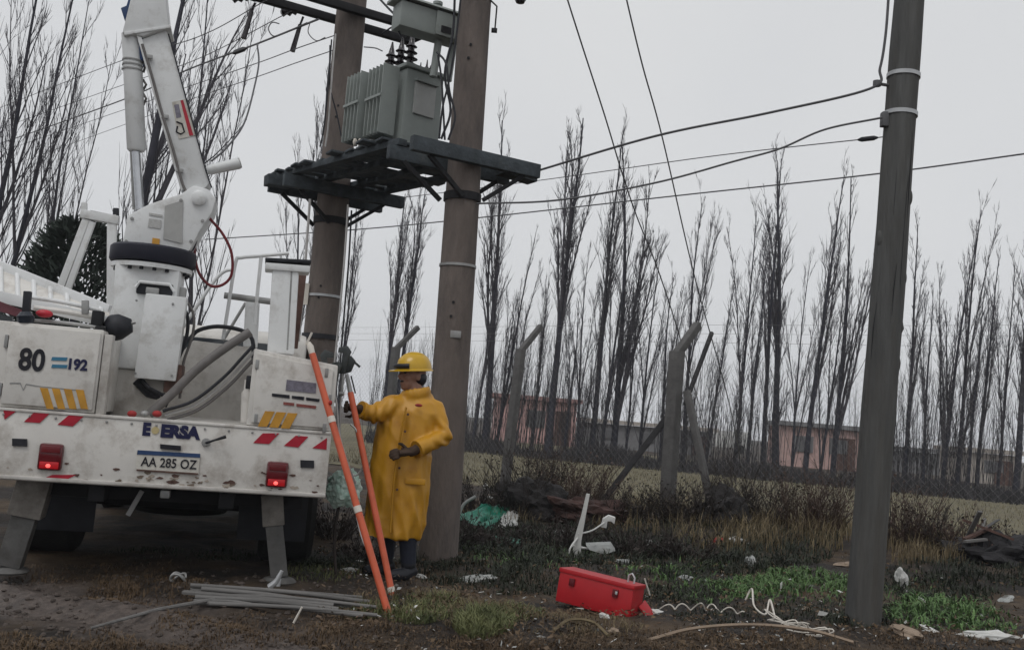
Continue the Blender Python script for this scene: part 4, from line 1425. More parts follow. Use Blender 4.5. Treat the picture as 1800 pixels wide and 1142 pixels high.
# warning sticker on the boom
st = decal('sticker', [(302, 180), (328, 174), (345, 238), (314, 245)], PY - .112, M_PLATE, bm_)
decal('sticker_band', [(317, 177), (322, 176), (340, 238), (333, 239)], PY - .1155, M_RED, st, .002)
B().tube([tp(312, 222, PY - .1165), tp(310, 232, PY - .1165), tp(318, 236, PY - .1165), tp(324, 232, PY - .1165), tp(320, 218, PY - .1165), tp(310, 214, PY - .1165)], .006, 5).obj('sticker_symbol', M_INK, st)
decal('sticker_line', [(306, 185), (314, 183), (319, 206), (310, 208)], PY - .1155, M_GREYP, st, .002)
# lift cylinder
c_ = B().tube([tp(230, 60, PY - .05), tp(232, 90, PY - .05), tp(240, 262, PY - .05), tp(240, 266, PY - .05)], [.066, .068, .068, .055], 20).obj('lift_cylinder', M_BOOM, TK)
B().tube([tp(239, 264, PY - .05), tp(246, 368, PY - .05)], .031, 14).obj('cylinder_rod', M_CHROME, c_)
B().tube([tp(231, 252, PY + .02), tp(236, 368, PY + .02)], .014, 8).obj('guide_rod', M_STEEL, c_)
for py in (108, 116, 124):
    B().lathe(tp(233, py, PY - .05), [(.069, -.006), (.074, -.006), (.074, .006), (.069, .006)], 18).obj('cylinder_band', M_STEEL, c_)
for k, (py0, py1) in enumerate(((95, 128), (140, 158), (162, 185))):
    B().tube([tp(252 - k, py0, PY - .03), tp(257, (py0 + py1) / 2, PY - .05), tp(252, py1, PY - .03)], .009, 6).obj('cylinder_hose', M_HOSE, c_)
B().tube(spline([tp(x, y, PY - .135) for x, y in [(250, 78), (266, 130), (284, 196), (304, 262), (322, 326), (338, 352)]], 5), .010, 8).obj('boom_hose', M_HOSE, bm_, smooth=60)
B().tube(spline([tp(x, y, PY - .12) for x, y in [(296, 60), (318, 140), (340, 220), (362, 300), (372, 330)]], 5), .006, 6).obj('boom_cable', M_BLACK, bm_, smooth=60)
for (x, y) in ((262, 100), (290, 205), (316, 300)):
    B().box(tp(x, y, PY - .132), (.05, .02, .03)).obj('hose_clip', M_STEEL, bm_, bevel=.003)
for (x, y) in ((222, 424), (232, 384), (300, 436), (336, 424), (356, 388), (318, 352)):
    B().lathe(tp(x, y, PY - .162), [(.0, 0), (.013, 0), (.011, .01), (0, .011)], 8, Matrix.Rotation(R_(90), 3, 'X')).obj('bolt', M_STEEL, tur)
for (x, y) in ((240, 528), (304, 534), (238, 656), (302, 660)):
    B().lathe(tp(x, y, PY - .332), [(.0, 0), (.009, 0), (.008, .006), (0, .007)], 8, Matrix.Rotation(R_(90), 3, 'X')).obj('bolt', M_STEEL, vb)
B().tube(spline([tp(x, y, PY - .15) for x, y in [(318, 528), (330, 560), (326, 600), (310, 640), (300, 690), (290, 715)]], 5), .013, 8).obj('pedestal_hose', M_BLACK, TK, smooth=60)
B().tube(spline([tp(x, y, PY - .1) for x, y in [(322, 520), (340, 552), (338, 590), (322, 640), (316, 700)]], 5), .010, 8).obj('pedestal_hose', M_HOSE, TK, smooth=60)
B().tube(spline([tp(x, y, 1.2) for x, y in [(330, 600), (350, 580), (392, 574), (440, 590), (446, 640)]], 5), .016, 8).obj('bed_hose', M_BLACK, TK, smooth=60)
# boom work lamp
wl = B().tube([tp(364, 299, PY - .05), tp(372, 298, PY - .05), tp(408, 290, PY - .05), tp(419, 287, PY - .05), tp(421, 286, PY - .05)], [.03, .038, .042, .045, .04], 14).obj('work_lamp', M_BOOM, TK)
B().tube([tp(417, 287.5, PY - .05), tp(423, 286, PY - .05)], .039, 14).obj('lamp_glass', M_STEEL, wl)
# hose loops
B().tube(spline([tp(x, y, PY - .1 + .02 * k) for k, (x, y) in enumerate([(364, 380), (372, 388), (392, 412), (407, 445), (407, 482), (392, 500), (370, 502), (350, 480), (342, 445), (346, 412), (358, 404), (368, 394), (369, 384)])], 6), .011, 8).obj('hose_loop', M_HOSER, TK, smooth=60)
B().tube(spline([tp(x, y, PY - .05) for x, y in [(362, 376), (346, 395), (330, 420), (326, 440), (338, 436), (345, 410), (340, 396), (328, 412), (322, 436)]], 6), .017, 8).obj('hose_bundle', mat('dark_hose', (.02, .014, .03), .6, .2), TK, smooth=60)
# boom rest frame ahead of the pedestal
FY = 2.35
fr = B().bar(tp(104, 512, FY), tp(152, 386, FY), .06, .06, up=(0, 1, 0)).bar(tp(118, 512, FY), tp(163, 390, FY), .05, .05, up=(0, 1, 0)).obj('boom_rest', M_BOOM, TK, bevel=.006)
B().bar(tp(196, 560, FY), tp(197, 378, FY), .075, .06, up=(0, 1, 0)).obj('rest_post', M_BOOM, fr, bevel=.006)
B().bar(tp(142, 376, FY), tp(209, 388, FY), .08, .075).obj('rest_crossbar', M_BOOM, fr, bevel=.008)
for px, py in ((148, 366), (204, 376)):
    B().bar(tp(px, py + 10, FY), tp(px, py - 10, FY), .05, .05, up=(0, 1, 0)).obj('rest_horn', M_BOOM if px < 180 else M_BLACK, fr, bevel=.012)
B().bar(tp(160, 373, FY), tp(195, 380, FY), .07, .02).obj('rubber_pad', M_BLACK, fr)
# rail and posts on the right of the bed
hr = B().tube(spline([tp(x, y, 1.3) for x, y in [(392, 596), (401, 540), (414, 462), (424, 453), (456, 450), (508, 445)]], 5), .014, 8).obj('handrail', M_BOOM, TK, smooth=60)
B().tube([tp(459, 452, 1.3), tp(452, 520, 1.3), tp(448, 570, 1.3)], .014, 8).obj('handrail_post', M_BOOM, hr)
B().tube(spline([tp(x, y, 2.2) for x, y in [(312, 590), (350, 532), (378, 492), (396, 476), (414, 474)]], 5), .016, 8).obj('guard_rail', M_BOOM, TK, smooth=60)
B().tube([tp(392, 598, 1.8), tp(432, 532, 1.8)], .013, 8).obj('guard_rail', M_STEEL, TK)
rp1 = ring_box('outrigger_housing', tp(493, 622, .5), tp(502, 474, .5), .185, .185, .17, M_BOOM, bev=.012)
B().bar(tp(466, 470, .5) + Vector((0, 0, 0)), tp(544, 476, .5), .2, .05).obj('housing_head', M_BOOM, rp1, bevel=.01)
B().bar(tp(466, 459, .5), tp(546, 463, .5), .21, .025).obj('housing_cap', M_BLACK, rp1, bevel=.006)
B().bar(tp(513, 470, .42), tp(505, 615, .42), .012, .012, up=(0, 1, 0)).obj('edge_trim', M_STEEL, rp1)
rp2 = ring_box('rear_housing', tp(440, 610, 1.4), tp(444, 532, 1.4), .11, .11, .11, M_BOOM, bev=.008)
B().tube([tp(394, 519, 1.4), tp(476, 530, 1.4)], .026, 10).obj('housing_bar', M_STEEL, rp2)
B().bar(tp(533, 470, .9), tp(516, 612, .9), .06, .06, up=(0, 1, 0)).obj('rear_housing', M_BROWN, TK, bevel=.005)
# hoses in the bed
B().tube(spline([tp(x, y, .3 + .006 * k) for k, (x, y) in enumerate([(262, 728), (300, 694), (345, 650), (395, 612), (440, 583)])], 6), .032, 10).obj('bed_hose', M_HOSE, TK, smooth=60)
for k in range(3):
    B().tube(spline([tp(x + k * 4, y + k * 8, .3 + .02 * k) for x, y in [(286, 722), (340, 704), (392, 664), (426, 628), (446, 606)]], 6), [.011, .009, .012][k], 8).obj('bed_hose', [M_BLACK, M_WIREL, M_HOSE][k], TK, smooth=60)
tbox('rusty_box', tp(292, 660, .8).x, tp(321, 660, .8).x, .7, .95, tp(300, 690, .8).z, tp(300, 640, .8).z, M_BROWN)
B().tube([tp(432, 742, .2), tp(434, 690, .2), tp(435, 686, .2), tp(438, 668, .2)], [.035, .035, .026, .03], 12).obj('jack_cylinder', M_WHITED, TK)
B().box(tp(439, 672, .2), (.05, .06, .09)).obj('jack_head', M_BLACK, TK, bevel=.008)
for k in range(3):
    c = tp(232 + k * 22, 727, .12)
    B().ell(c, (.03, .03, .022)).obj('bed_fitting', [M_REDR, M_STEEL, M_REDR][k], TK)
# lamps at the left cabinet
fl = B().tube([tp(232, 572, .25), tp(212, 574, .25), tp(200, 576, .26), tp(190, 578, .3)], [.045, .085, .088, .05], 18).obj('flood_lamp', M_BLACK, TK, smooth=85)
B().tube([tp(226, 570, .24), tp(238, 566, .24)], .012, 6).obj('lamp_lug', M_STEEL, fl)
B().bar(tp(186, 565, .35), tp(176, 612, .35), .05, .04, up=(0, 1, 0)).obj('lamp_bracket', M_WHITE, fl, bevel=.006)
rl = tp(78, 551, .1)
B().ell(rl, (.052, .03, .026)).obj('marker_lamp', mat('marker_red', (.42, .015, .03), .35, .2, 10), TK)
sl_ = B().tube([tp(45, 568, .05), tp(45, 556, .05), tp(45, 548, .05)], [.048, .055, .03], 12).obj('side_lamp', mat('lamp_dark', (.02, .025, .035), .25, .2), TK)
B().bar(tp(49, 512, .1), tp(46, 550, .1), .045, .045, up=(0, 1, 0)).obj('lamp_stalk', M_BLACK, sl_, bevel=.006)
# top rack bars over the left cabinet
rk = B().tube([tp(-40, 570, .1), tp(20, 572, .1)], .02, 8).obj('cabinet_rail', M_WHITE, TK)
for k, (p0, p1, r) in enumerate([((55, 563), (185, 577), .012), ((60, 541), (180, 560), .018), ((52, 522), (178, 546), .014)]):
    B().tube(spline([tp(p0[0], p0[1], .15 + k * .04), tp((p0[0] + p1[0]) / 2, (p0[1] + p1[1]) / 2 - 2, .15 + k * .04), tp(p1[0], p1[1], .18 + k * .04)], 5), r, 8).obj('cabinet_rail', [M_STEEL, M_WHITE, M_BOOM][k], TK)
B().bar(tp(150, 528, .2), tp(150, 552, .2), .04, .05, up=(0, 1, 0)).obj('rail_clip', M_STEEL, TK, bevel=.004)
B().box(tp(172, 560, .2), (.07, .08, .10)).obj('rail_bracket', M_DARK, TK, bevel=.01)
B().box(tp(176, 580, .15), (.06, .06, .05)).obj('rail_bracket', M_DARK, TK, bevel=.01)
B().prism(tpoly([(-30, 518), (48, 548), (48, 562), (-30, 538)], .2), (0, .08, 0)).obj('red_trim', mat('dull_red', (.12, .035, .045), .6, .3), TK)
B().prism(tpoly([(-40, 545), (22, 556), (22, 566), (-40, 562)], .22), (0, .02, 0)).obj('rack_glass', M_GLASS, TK)
# aluminium ladder lying on the rack: a thing of its own
ldl = empty('ladder', (TO.x, TO.y, 0), 'pale aluminium ladder lying across the left cabinet of the truck', 'ladder', TH)
la0, la1 = tp(-70, 440, .9), tp(192, 546, .45)
lb0, lb1 = tp(-70, 505, .55), tp(192, 566, .3)
for a, b in ((la0, la1), (lb0, lb1)):
    B().bar(a, b, .035, .075).obj('rail', M_BOOM, ldl, bevel=.004)
for k in range(9):
    t = (k + .5) / 9
    B().tube([la0.lerp(la1, t), lb0.lerp(lb1, t)], .016, 8).obj('rung', M_BOOM, ldl)
B().prism([la0 + Vector((0, .01, .0)), la1 + Vector((0, .01, .0)), lb1 + Vector((0, -.01, .0)), lb0 + Vector((0, -.01, .0))], (0, 0, -.012)).obj('ladder_tray', M_WHITE, ldl)

# ================================================================== THE WORKER
WY = 7.22
wb = gnd(696, 1016)
WY = wb.y
PE = empty('person', (wb.x, wb.y, gz(wb.x, wb.y)), 'worker in long yellow raincoat and yellow hard hat, holding an orange stick', 'person')
WO = PE.location.copy()


def wp(px, py, dy=0.0):
    return at(px, py, WY + dy) - WO


body = B()
# head: skull, jaw, nose, ears, neck; looks to the left
hc = wp(727, 659)
face = Vector((-.86, -.5, 0)).normalized()
side = Vector((face.y, -face.x, 0))
HM = Matrix((face, side, Vector((0, 0, 1)))).transposed()
body.ell(hc + Vector((0, 0, .02)), (.098, .076, .115), HM, 18, 14)
body.ell(hc + HM @ Vector((.038, 0, -.055)), (.062, .058, .072), HM)
body.ell(hc + HM @ Vector((.066, 0, -.098)), (.026, .03, .022), HM)
body.ell(hc + HM @ Vector((.104, 0, -.02)), (.024, .014, .024), HM)
body.tube([hc + HM @ Vector((.095, 0, .02)), hc + HM @ Vector((.118, 0, -.022))], [.009, .013], 8)
body.ell(hc + HM @ Vector((.078, 0, .036)), (.022, .06, .014), HM)
body.ell(hc + HM @ Vector((.088, 0, -.066)), (.014, .026, .008), HM)
for s in (-1, 1):
    body.ell(hc + HM @ Vector((-.005, s * .078, -.012)), (.02, .01, .034), HM)
    body.ell(hc + HM @ Vector((.062, s * .04, -.03)), (.028, .02, .024), HM)
nk = wp(730, 700)
body.tube([hc + Vector((0, 0, -.03)), nk], [.058, .066], 12)
# torso, hips, legs
hip = wp(700, 850)
body.tube([nk + Vector((0, 0, .02)), wp(724, 735), wp(710, 800), hip], [.06, .105, .11, .12], 12)
lf = Vector((wp(668, 1012).x, .12, .02))
rf = Vector((wp(712, 1016).x, -.05, .02))
for hx, kn, ft, an in ((-.08, Vector((hip.x - .06, .09, .48)), lf, Vector((lf.x + .02, .13, .10))), (.08, Vector((hip.x + .09, -.05, .48)), rf, Vector((rf.x + .02, -.03, .10)))):
    h = hip + Vector((hx, 0, 0))
    body.tube([h, h.lerp(kn, .5), kn, kn.lerp(an, .35), an], [.105, .095, .072, .07, .055], 12)
    toe = ft + Vector((-.15, -.12, 0)).normalized() * .0
    fd = Vector((-.75, -.65, 0)).normalized()
    body.tube([an + Vector((0, 0, -.02)) - fd * .05, an + Vector((0, 0, -.055)) + fd * .04, Vector((an.x, an.y, .045)) + fd * .13, Vector((an.x, an.y, .04)) + fd * .18], [.052, .05, .042, .028], 10)
# arms
shL, elL, haL = wp(690, 712, -.06), wp(658, 728, -.15), wp(629, 718, -.25)       # reaching to the stick (photo left)
shR, elR, haR = wp(764, 716, .04), wp(780, 768, -.02), wp(720, 795, -.24)        # forearm across the belly (photo right)
body.tube([shL, elL, haL], [.062, .05, .036], 10)
body.tube([shR, elR, haR], [.062, .052, .036], 10)


def hand(bd, wrist, d, palm_n, curl, scale=1.0):
    d = d.normalized()
    palm_n = (palm_n - d * palm_n.dot(d)).normalized()
    sd_ = d.cross(palm_n)
    bd.tube([wrist - d * .02, wrist + d * .04, wrist + d * .085], [.033, .044, .042], 10, flat=.6)
    for i in range(4):
        o = (i - 1.5) * .023
        ln = [.075, .085, .08, .062][i]
        p = wrist + d * .08 + sd_ * o
        pts = [p]
        dd = d.copy()
        for k in range(3):
            q = Quaternion(sd_, curl * (.55 + .3 * k))
            dd = q @ dd
            p = p + dd * ln * [.42, .33, .25][k]
            pts.append(p.copy())
        bd.tube(pts, [.0115, .011, .0105, .009], 8)
    t0 = wrist + d * .02 + sd_ * (-.035)
    bd.tube([t0, t0 - sd_ * .03 + d * .03 - palm_n * .015, t0 - sd_ * .025 + d * .06 - palm_n * .035], [.015, .013, .011], 8)


hand(body, haL, Vector((-.85, -.5, .05)), Vector((.35, -.75, .1)), 1.05)
hand(body, haR, Vector((-.85, -.35, -.12)), Vector((-.1, .8, -.5)), .55)
bme = remeshed(body, .0065, 5)
for m_ in (M_SKIN, M_TROUS, M_GLOVE, M_BLACK):
    bme.materials.append(m_)
for pgn in bme.polygons:
    c = pgn.center
    if c.z > nk.z - .05:
        pgn.material_index = 0
    elif (c - haL).length < .21 or (c - haR).length < .21:
        pgn.material_index = 2
    elif c.z < .13:
        pgn.material_index = 3
    else:
        pgn.material_index = 1
bme.polygons.foreach_set('use_smooth', [True] * len(bme.polygons))
bo = bpy.data.objects.new('body', bme)
COL.objects.link(bo)
bo.parent = PE
for s in (-1, 1):
    B().ell(hc + HM @ Vector((.083, s * .032, .012)), (.012, .013, .009), HM, 10, 8).obj('eye', M_INK, PE, smooth=180)
B().ell(hc + HM @ Vector((-.03, 0, -.02)), (.075, .079, .07), HM).obj('hair', M_INK, PE, smooth=180)

for s in (-1, 1):
    B().tube([hc + HM @ Vector((.089, s * .014, .032)), hc + HM @ Vector((.084, s * .05, .033))], .006, 6).obj('eyebrow', M_INK, PE)
B().ell(hc + HM @ Vector((.085, 0, -.055)), (.02, .032, .010), HM).obj('moustache', M_INK, PE, smooth=180)
# coat: lofted long body, two sleeves, collar, made into one surface
coat = B()
rings = [  # py, left px, right px, depth
    (694, 706, 752, .07), (704, 690, 768, .10), (722, 672, 776, .135), (745, 664, 768, .15), (775, 658, 760, .155), (800, 655, 757, .16),
    (840, 650, 754, .165), (880, 645, 749, .17), (915, 641, 744, .175), (943, 637, 738, .18)]
n = 56
vs = []
for k, (py, xl, xr, dp) in enumerate(rings):
    a, b = wp(xl, py + (xl - 700) * .05), wp(xr, py + (xr - 700) * .05)
    c = (a + b) / 2
    hw = (b - a).length / 2
    for j in range(n):
        q = 2 * math.pi * j / n
        fold = 1 + (0.035 * (k / 9) ** 1.2) * math.sin(q * 7 + k * .25) + .03 * (k / 9) * math.sin(q * 13 + 1.3)
        cx, sy = math.cos(q), math.sin(q)
        cx = math.copysign(abs(cx) ** .85, cx)
        sy = math.copysign(abs(sy) ** .85, sy)
        vs.append(c + Vector((cx * hw * fold, sy * dp * fold, 0)))
fs = [(i * n + j, i * n + (j + 1) % n, (i + 1) * n + (j + 1) % n, (i + 1) * n + j) for i in range(len(rings) - 1) for j in range(n)]
fs += [tuple(range(n)), tuple((len(rings) - 1) * n + j for j in range(n))[::-1]]
coat.add(vs, fs)
coat.tube([wp(708, 712, -.02), shL, elL, haL.lerp(elL, .16)], [.085, .082, .072, .062], 16)
coat.tube([wp(742, 712, .02), shR + Vector((-.01, 0, -.01)), elR + Vector((.0, 0, .0)), haR.lerp(elR, .22)], [.09, .09, .078, .062], 16)
# collar ring and hood roll
cl = nk + Vector((0, 0, .0))
for k in range(16):
    q = k / 16 * 6.283
    coat.ell(cl + Vector((math.cos(q) * .092, math.sin(q) * .082, .03 + .022 * math.cos(q))), (.026, .026, .052), None, 8, 6)
coat.ell(cl + Vector((.085, .05, .01)), (.055, .07, .045))
cme = remeshed(coat, .0105, 5)
# creases
nrm = [v.normal.copy() for v in cme.vertices]
for i, v in enumerate(cme.vertices):
    c = v.co
    lowr = sstep(1.2, .4, c.z)
    def rg_(v_):
        return 1 - abs(noise.noise(v_)) * 2.2
    d = .007 * rg_(Vector((c.x * 6 + 3 * c.z, c.y * 6, c.z * 3 - 2 * c.x))) + .003 * rg_(Vector((c.x * 11, c.y * 11, c.z * 9 + 4 * c.x)))
    d += .016 * rg_(Vector((c.x * 9 + c.z * 2.5, c.y * 9, c.z * 1.3))) * lowr - .008
    # sleeve wrinkles
    da = min((c - elL).length, (c - elR).length)
    if da < .22:
        t = (c.z * 60 + c.x * 60) if (c - elR).length < .22 else c.x * 95
        d += .010 * math.sin(t + 3 * noise.noise(c * 9)) * (1 - da / .22)
    # open front flap line
    v.co = c + nrm[i] * d
cme.materials.append(M_COAT)
cme.polygons.foreach_set('use_smooth', [True] * len(cme.polygons))
co = bpy.data.objects.new('raincoat', cme)
COL.objects.link(co)
co.parent = PE
B().ell(cl + Vector((.055, -.02, .035)), (.03, .05, .03)).obj('hood_lining', M_TAPE, co, smooth=60)
for k_, (px_, py_) in enumerate(((711, 728), (706, 758), (701, 788), (696, 822), (692, 860))):
    B().lathe(wp(px_ + 6, py_, -.185 - .004 * k_), [(.0, -.004), (.009, -.004), (.009, .006), (0, .007)], 10, Matrix.Rotation(R_(90), 3, 'X')).obj('button', M_BROWN, co)
B().box(wp(730, 846, -.165), (.15, .02, .045)).obj('pocket_flap', M_COAT, co, bevel=.008)
B().tube([haL.lerp(elL, .14), haL.lerp(elL, .22)], .065, 14).obj('cuff', M_COAT, co, smooth=60)
B().tube([haR.lerp(elR, .20), haR.lerp(elR, .27)], .066, 14).obj('cuff', M_COAT, co, smooth=60)
# front flap and a chest print
fl_ = B()
pts = [wp(714, 716, -.17), wp(708, 745, -.19), wp(700, 790, -.20), wp(692, 850, -.205), wp(686, 935, -.21)]
B().tube(spline(pts, 5), .022, 8, flat=.35).obj('front_flap', M_COAT, co, smooth=60)
B().ell(wp(736, 712, -.155), (.028, .008, .012), None, 10, 6).obj('chest_print', M_REDR, co)
# hard hat
hh = hc + Vector((0, 0, .047))
TL_ = Matrix.Rotation(R_(-6), 3, side)
hp = []
for k in range(11):
    t = k / 10 * math.pi / 2
    hp.append((math.cos(t), math.sin(t)))
n = 32
vs = []
for (r, z) in hp:
    for j in range(n):
        q = 2 * math.pi * j / n
        rid = 1 + .05 * max(0, math.cos(q * 2)) * r * z
        vs.append(hh + TL_ @ (HM @ Vector((math.cos(q) * .138 * max(r, .02), math.sin(q) * .112 * max(r, .02), z * .128 * rid))))
fs = [(i * n + j, i * n + (j + 1) % n, (i + 1) * n + (j + 1) % n, (i + 1) * n + j) for i in range(10) for j in range(n)]
fs.append(tuple(10 * n + j for j in range(n)))
he = B().add(vs, fs).obj('hard_hat', M_HELM, PE, smooth=70)
vs = []
for zz_, grow in ((.0, 0.0), (-.004, 1.0), (-.012, 1.0), (-.008, 0.0)):
    for j in range(n):
        q = 2 * math.pi * j / n
        ext = .012 + .055 * max(0, math.cos(q)) ** 1.4
        vs.append(hh + TL_ @ (HM @ Vector((math.cos(q) * (.136 + grow * ext), math.sin(q) * (.111 + grow * .012), zz_ - grow * .006))))
fs = [(i * n + j, i * n + (j + 1) % n, ((i + 1) % 4) * n + (j + 1) % n, ((i + 1) % 4) * n + j) for i in range(4) for j in range(n)]
B().add(vs, fs).obj('brim', M_HELM, he, smooth=50)
for s in (-.012, .012):
    B().tube([hh + TL_ @ (HM @ Vector((math.cos(t) * .139, s, math.sin(t) * .121))) for t in [x * .16 for x in range(3, 17)]], .006, 6).obj('ridge', M_HELM, he, smooth=60)
B().tube([hh + TL_ @ (HM @ Vector((math.cos(t) * .141, math.sin(t) * .115, .022))) for t in [x * .1 - .95 for x in range(20)]], .018, 8, flat=1.0).obj('goggle_band', M_INK, he, smooth=60)


# ================================================================== ORANGE STICKS
def stick(label, p0, p1, r, bands):
    e = empty('hot_stick', p0, label, 'hot stick')
    d = p1 - p0
    B().tube([Vector((0, 0, 0)), d], r, 14).obj('pole', M_ORANGE, e, smooth=60)
    B().tube([-d * .012, d * .012], [r * .6, r * 1.04], 12).obj('end_cap', M_ORANGE, e)
    for t in bands:
        B().tube([d * (t - .012), d * (t + .012)], r * 1.12, 14).obj('tape_band', M_TAPE, e)
    return e, d


s0 = gnd(682, 1080)
s0.z += .01
s1 = at(549, 622, 6.38)
sa, d = stick('longer orange stick leaning on the corner of the truck', s0, s1, .0225, (.38, .73))
B().tube([d, d * 1.03, d * 1.05], [.02, .024, .01], 10).obj('head_fitting', M_TAPE, sa)
B().bar(d * 1.03 + Vector((-.03, 0, .01)), d * 1.06 + Vector((.02, 0, .05)), .018, .012).obj('head_hook', M_TAPE, sa)
B().ell(Vector(d * .80) + Vector((.03, -.02, 0)), (.012, .012, .016)).obj('stop_knob', M_REDR, sa)
s0 = gnd(689, 1046)
s0.z += .01
s1 = at(616, 690, WY - .36)
sb, d2 = stick('shorter orange stick in the worker\'s hand with a steel clamp on top', s0, s1, .0225, (.02,))
top = d2
ax = d2.normalized()
B().tube([top, top + ax * .14], [.018, .014], 10).obj('ferrule', M_STEEL, sb)
B().tube([top + ax * .13 + Vector((.03, 0, 0)), top + ax * .0 + Vector((.035, 0, 0))], .006, 6).obj('eye_bolt', M_BLACK, sb)
clm = [top + ax * .14 + Vector(v) for v in ((-.02, 0, 0), (.03, 0, .02), (.055, 0, .10), (.02, 0, .135), (-.03, 0, .12), (-.02, 0, .07), (.0, 0, .05))]
B().prism([Vector((v.x, v.y - .015, v.z)) for v in clm], (0, .03, 0)).obj('clamp_jaw', mat('clamp_dark', (.045, .05, .05), .5, .3, 20, metal=.3), sb, bevel=.004)
B().bar(top + ax * .14 + Vector((.0, 0, .125)), top + ax * .14 + Vector((.09, 0, .06)), .02, .016).obj('clamp_hook', MATS['clamp_dark'], sb)


def clamp(px, py, Y, label, h=.2, flip=1):
    c = at(px, py, Y)
    e = empty('earthing_clamp', c, label, 'clamp', group='dark earthing clamps')
    B().prism([Vector((x * flip * h, -.014, z * h)) for x, z in ((-.12, -.5), (.1, -.5), (.16, .05), (.25, .3), (.1, .5), (-.2, .42), (-.22, .25), (.02, .22), (-.05, .0))], (0, .028, 0)).obj('jaw', MATS['clamp_dark'], e, bevel=.004)
    B().tube([(0, 0, -.45 * h), (.01, 0, -1.15 * h)], .011, 8).obj('screw', M_STEEL, e)
    B().lathe((.01, 0, -1.2 * h), [(.004, -.02), (.016, -.014), (.016, .014), (.004, .02)], 10, Matrix.Rotation(R_(90), 3, 'Y')).obj('eye_ring', M_STEEL, e)
    return c


k1 = clamp(574, 640, 6.72, 'dark earthing clamp hanging at the truck cabinet corner', .2, -1)
k2 = clamp(604, 632, 6.85, 'dark earthing clamp left of the stick\'s steel clamp', .2)
k3 = clamp(590, 655, 6.8, 'pale bodied earthing clamp between its two neighbours', .16)
for k, (pts, r, m_, lab) in enumerate([
    ([(574, 665, 6.72), (590, 700, 6.72), (596, 760, 6.75), (610, 810, 6.78), (625, 850, 6.85)], .008, M_WIREL, 'pale earthing cable hanging left of the sticks'),
    ([(604, 660, 6.85), (598, 720, 6.86), (600, 790, 6.86), (622, 835, 6.84), (640, 810, 6.84), (628, 760, 6.84), (616, 745, 6.84)], .007, M_WIREL, 'pale earthing cable looping between the two sticks'),
    ([(590, 672, 6.8), (582, 700, 6.8), (588, 740, 6.8), (598, 770, 6.8)], .009, M_BLACK, 'black earthing cable hanging at the truck corner'),
    ([(625, 900, 6.3), (636, 945, 6.2), (650, 975, 6.1), (655, 985, 6.08)], .004, M_WIREL, 'thin white cord tied to the longer orange stick'),
]):
    wire('earthing_cable', W(*pts), r, m_, lab, 'cable', 'earthing cables', n=6, sides=6)

# ================================================================== RED TOOLBOX
ta, tb = gnd(973, 1060), gnd(1108, 1083)
dv = (tb - ta)
ln = dv.length
tm = ta + dv * .5
rz = math.atan2(dv.y, dv.x)
bx = empty('toolbox', (tm.x, tm.y, gz(tm.x, tm.y) + .01), 'red steel toolbox lying on the ground with its lid hanging open at the end', 'toolbox', rz)
bx.rotation_euler = (R_(-4), R_(4), rz - .08)
wd, ht = .20, .205
tb_ = B().box((0, wd / 2, ht / 2), (ln, wd, ht)).obj('case', M_TOOL, bx, bevel=.008)
B().box((0, wd / 2, ht + .008), (ln + .012, wd + .014, .03)).obj('lid', M_TOOL, bx, bevel=.006)
for sx in (-.31, .28):
    lt = B().box((sx * ln, -.008, ht - .055), (.04, .016, .05)).obj('latch', mat('latch_dark_red', (.10, .006, .01), .4, .2), bx, bevel=.004)
B().box((.30 * ln, -.016, ht - .05), (.016, .012, .02)).obj('latch_pin', M_GALV, bx, bevel=.003)
B().tube([(.34 * ln, .1, ht + .02), (.34 * ln, .1, ht + .07), (.38 * ln, .1, ht + .085), (.42 * ln, .1, ht + .06), (.42 * ln, .1, ht + .02)], .007, 8).obj('handle_ring', M_GALV, bx, smooth=60)
B().bar((ln * .5 + .005, wd * .85, ht * .5), (ln * .5 + .075, wd * 1.0, .03), wd * .5, .012, up=(1, 0, 0)).obj('open_flap', M_TOOL, bx, bevel=.003)

# ================================================================== RODS AND STICKS ON THE GROUND
rng = random.Random(12)
RLAB = ['longest grey rod at the back of the rod bundle', 'grey rod second from the back of the bundle', 'grey rod third from the back of the bundle',
        'grey rod in the middle of the bundle, slightly raised', 'flat grey slat on top of the bundle', 'grey rod in front of the flat slat',
        'grey rod with splintered left end', 'short grey rod at the front left of the bundle', 'grey rod at the front of the bundle near the stick foot', 'frontmost thin rod of the bundle']
for k in range(10):
    x0, x1 = 312 + rng.uniform(-4, 50) + (k % 3) * 10, 580 + rng.uniform(0, 85)
    y0, y1 = 1042 + k * 3.2 + rng.uniform(-4, 4), 1060 + k * 3.4 + rng.uniform(-5, 5)
    if k == 7:
        x1 = 470
        y1 = 1075
    a, b = gnd(x0, y0), gnd(x1, y1)
    a.z = gz(a.x, a.y) + .03 + (.028 if k in (3, 4, 1) else 0)
    b.z = gz(b.x, b.y) + .03 + (.02 if k in (4,) else 0)
    md = (a + b) / 2 + Vector((0, rng.uniform(-.01, .01), .014))
    if k in (4, 2):
        o = B().bar(a, b, .06, .018).obj('wooden_rod', M_GRWOOD, bevel=.004)
    else:
        o = B().tube(spline([a, md, b], 6), rng.uniform(.008, .017), 8).obj('wooden_rod', M_GRWOOD, smooth=60)
    tag(o, RLAB[k], 'rod', 'grey rods laid in a bundle')
a, b = gnd(158, 1112), gnd(375, 1066)
tag(B().tube([a + Vector((0, 0, gz(a.x, a.y) + .015)), (a + b) / 2 + Vector((0, 0, .05)), b + Vector((0, 0, gz(b.x, b.y) + .03))], [.007, .011, .012], 7).obj('stick', M_GRWOOD), 'long thin twig lying on the mud left of the rod bundle', 'stick')
a, b = gnd(516, 1094), at(531, 1066, gnd(516, 1094).y)
tag(B().tube([a, b], [.007, .006], 6).obj('stick', M_TAPE), 'small pale stick poking up in front of the rods', 'stick')
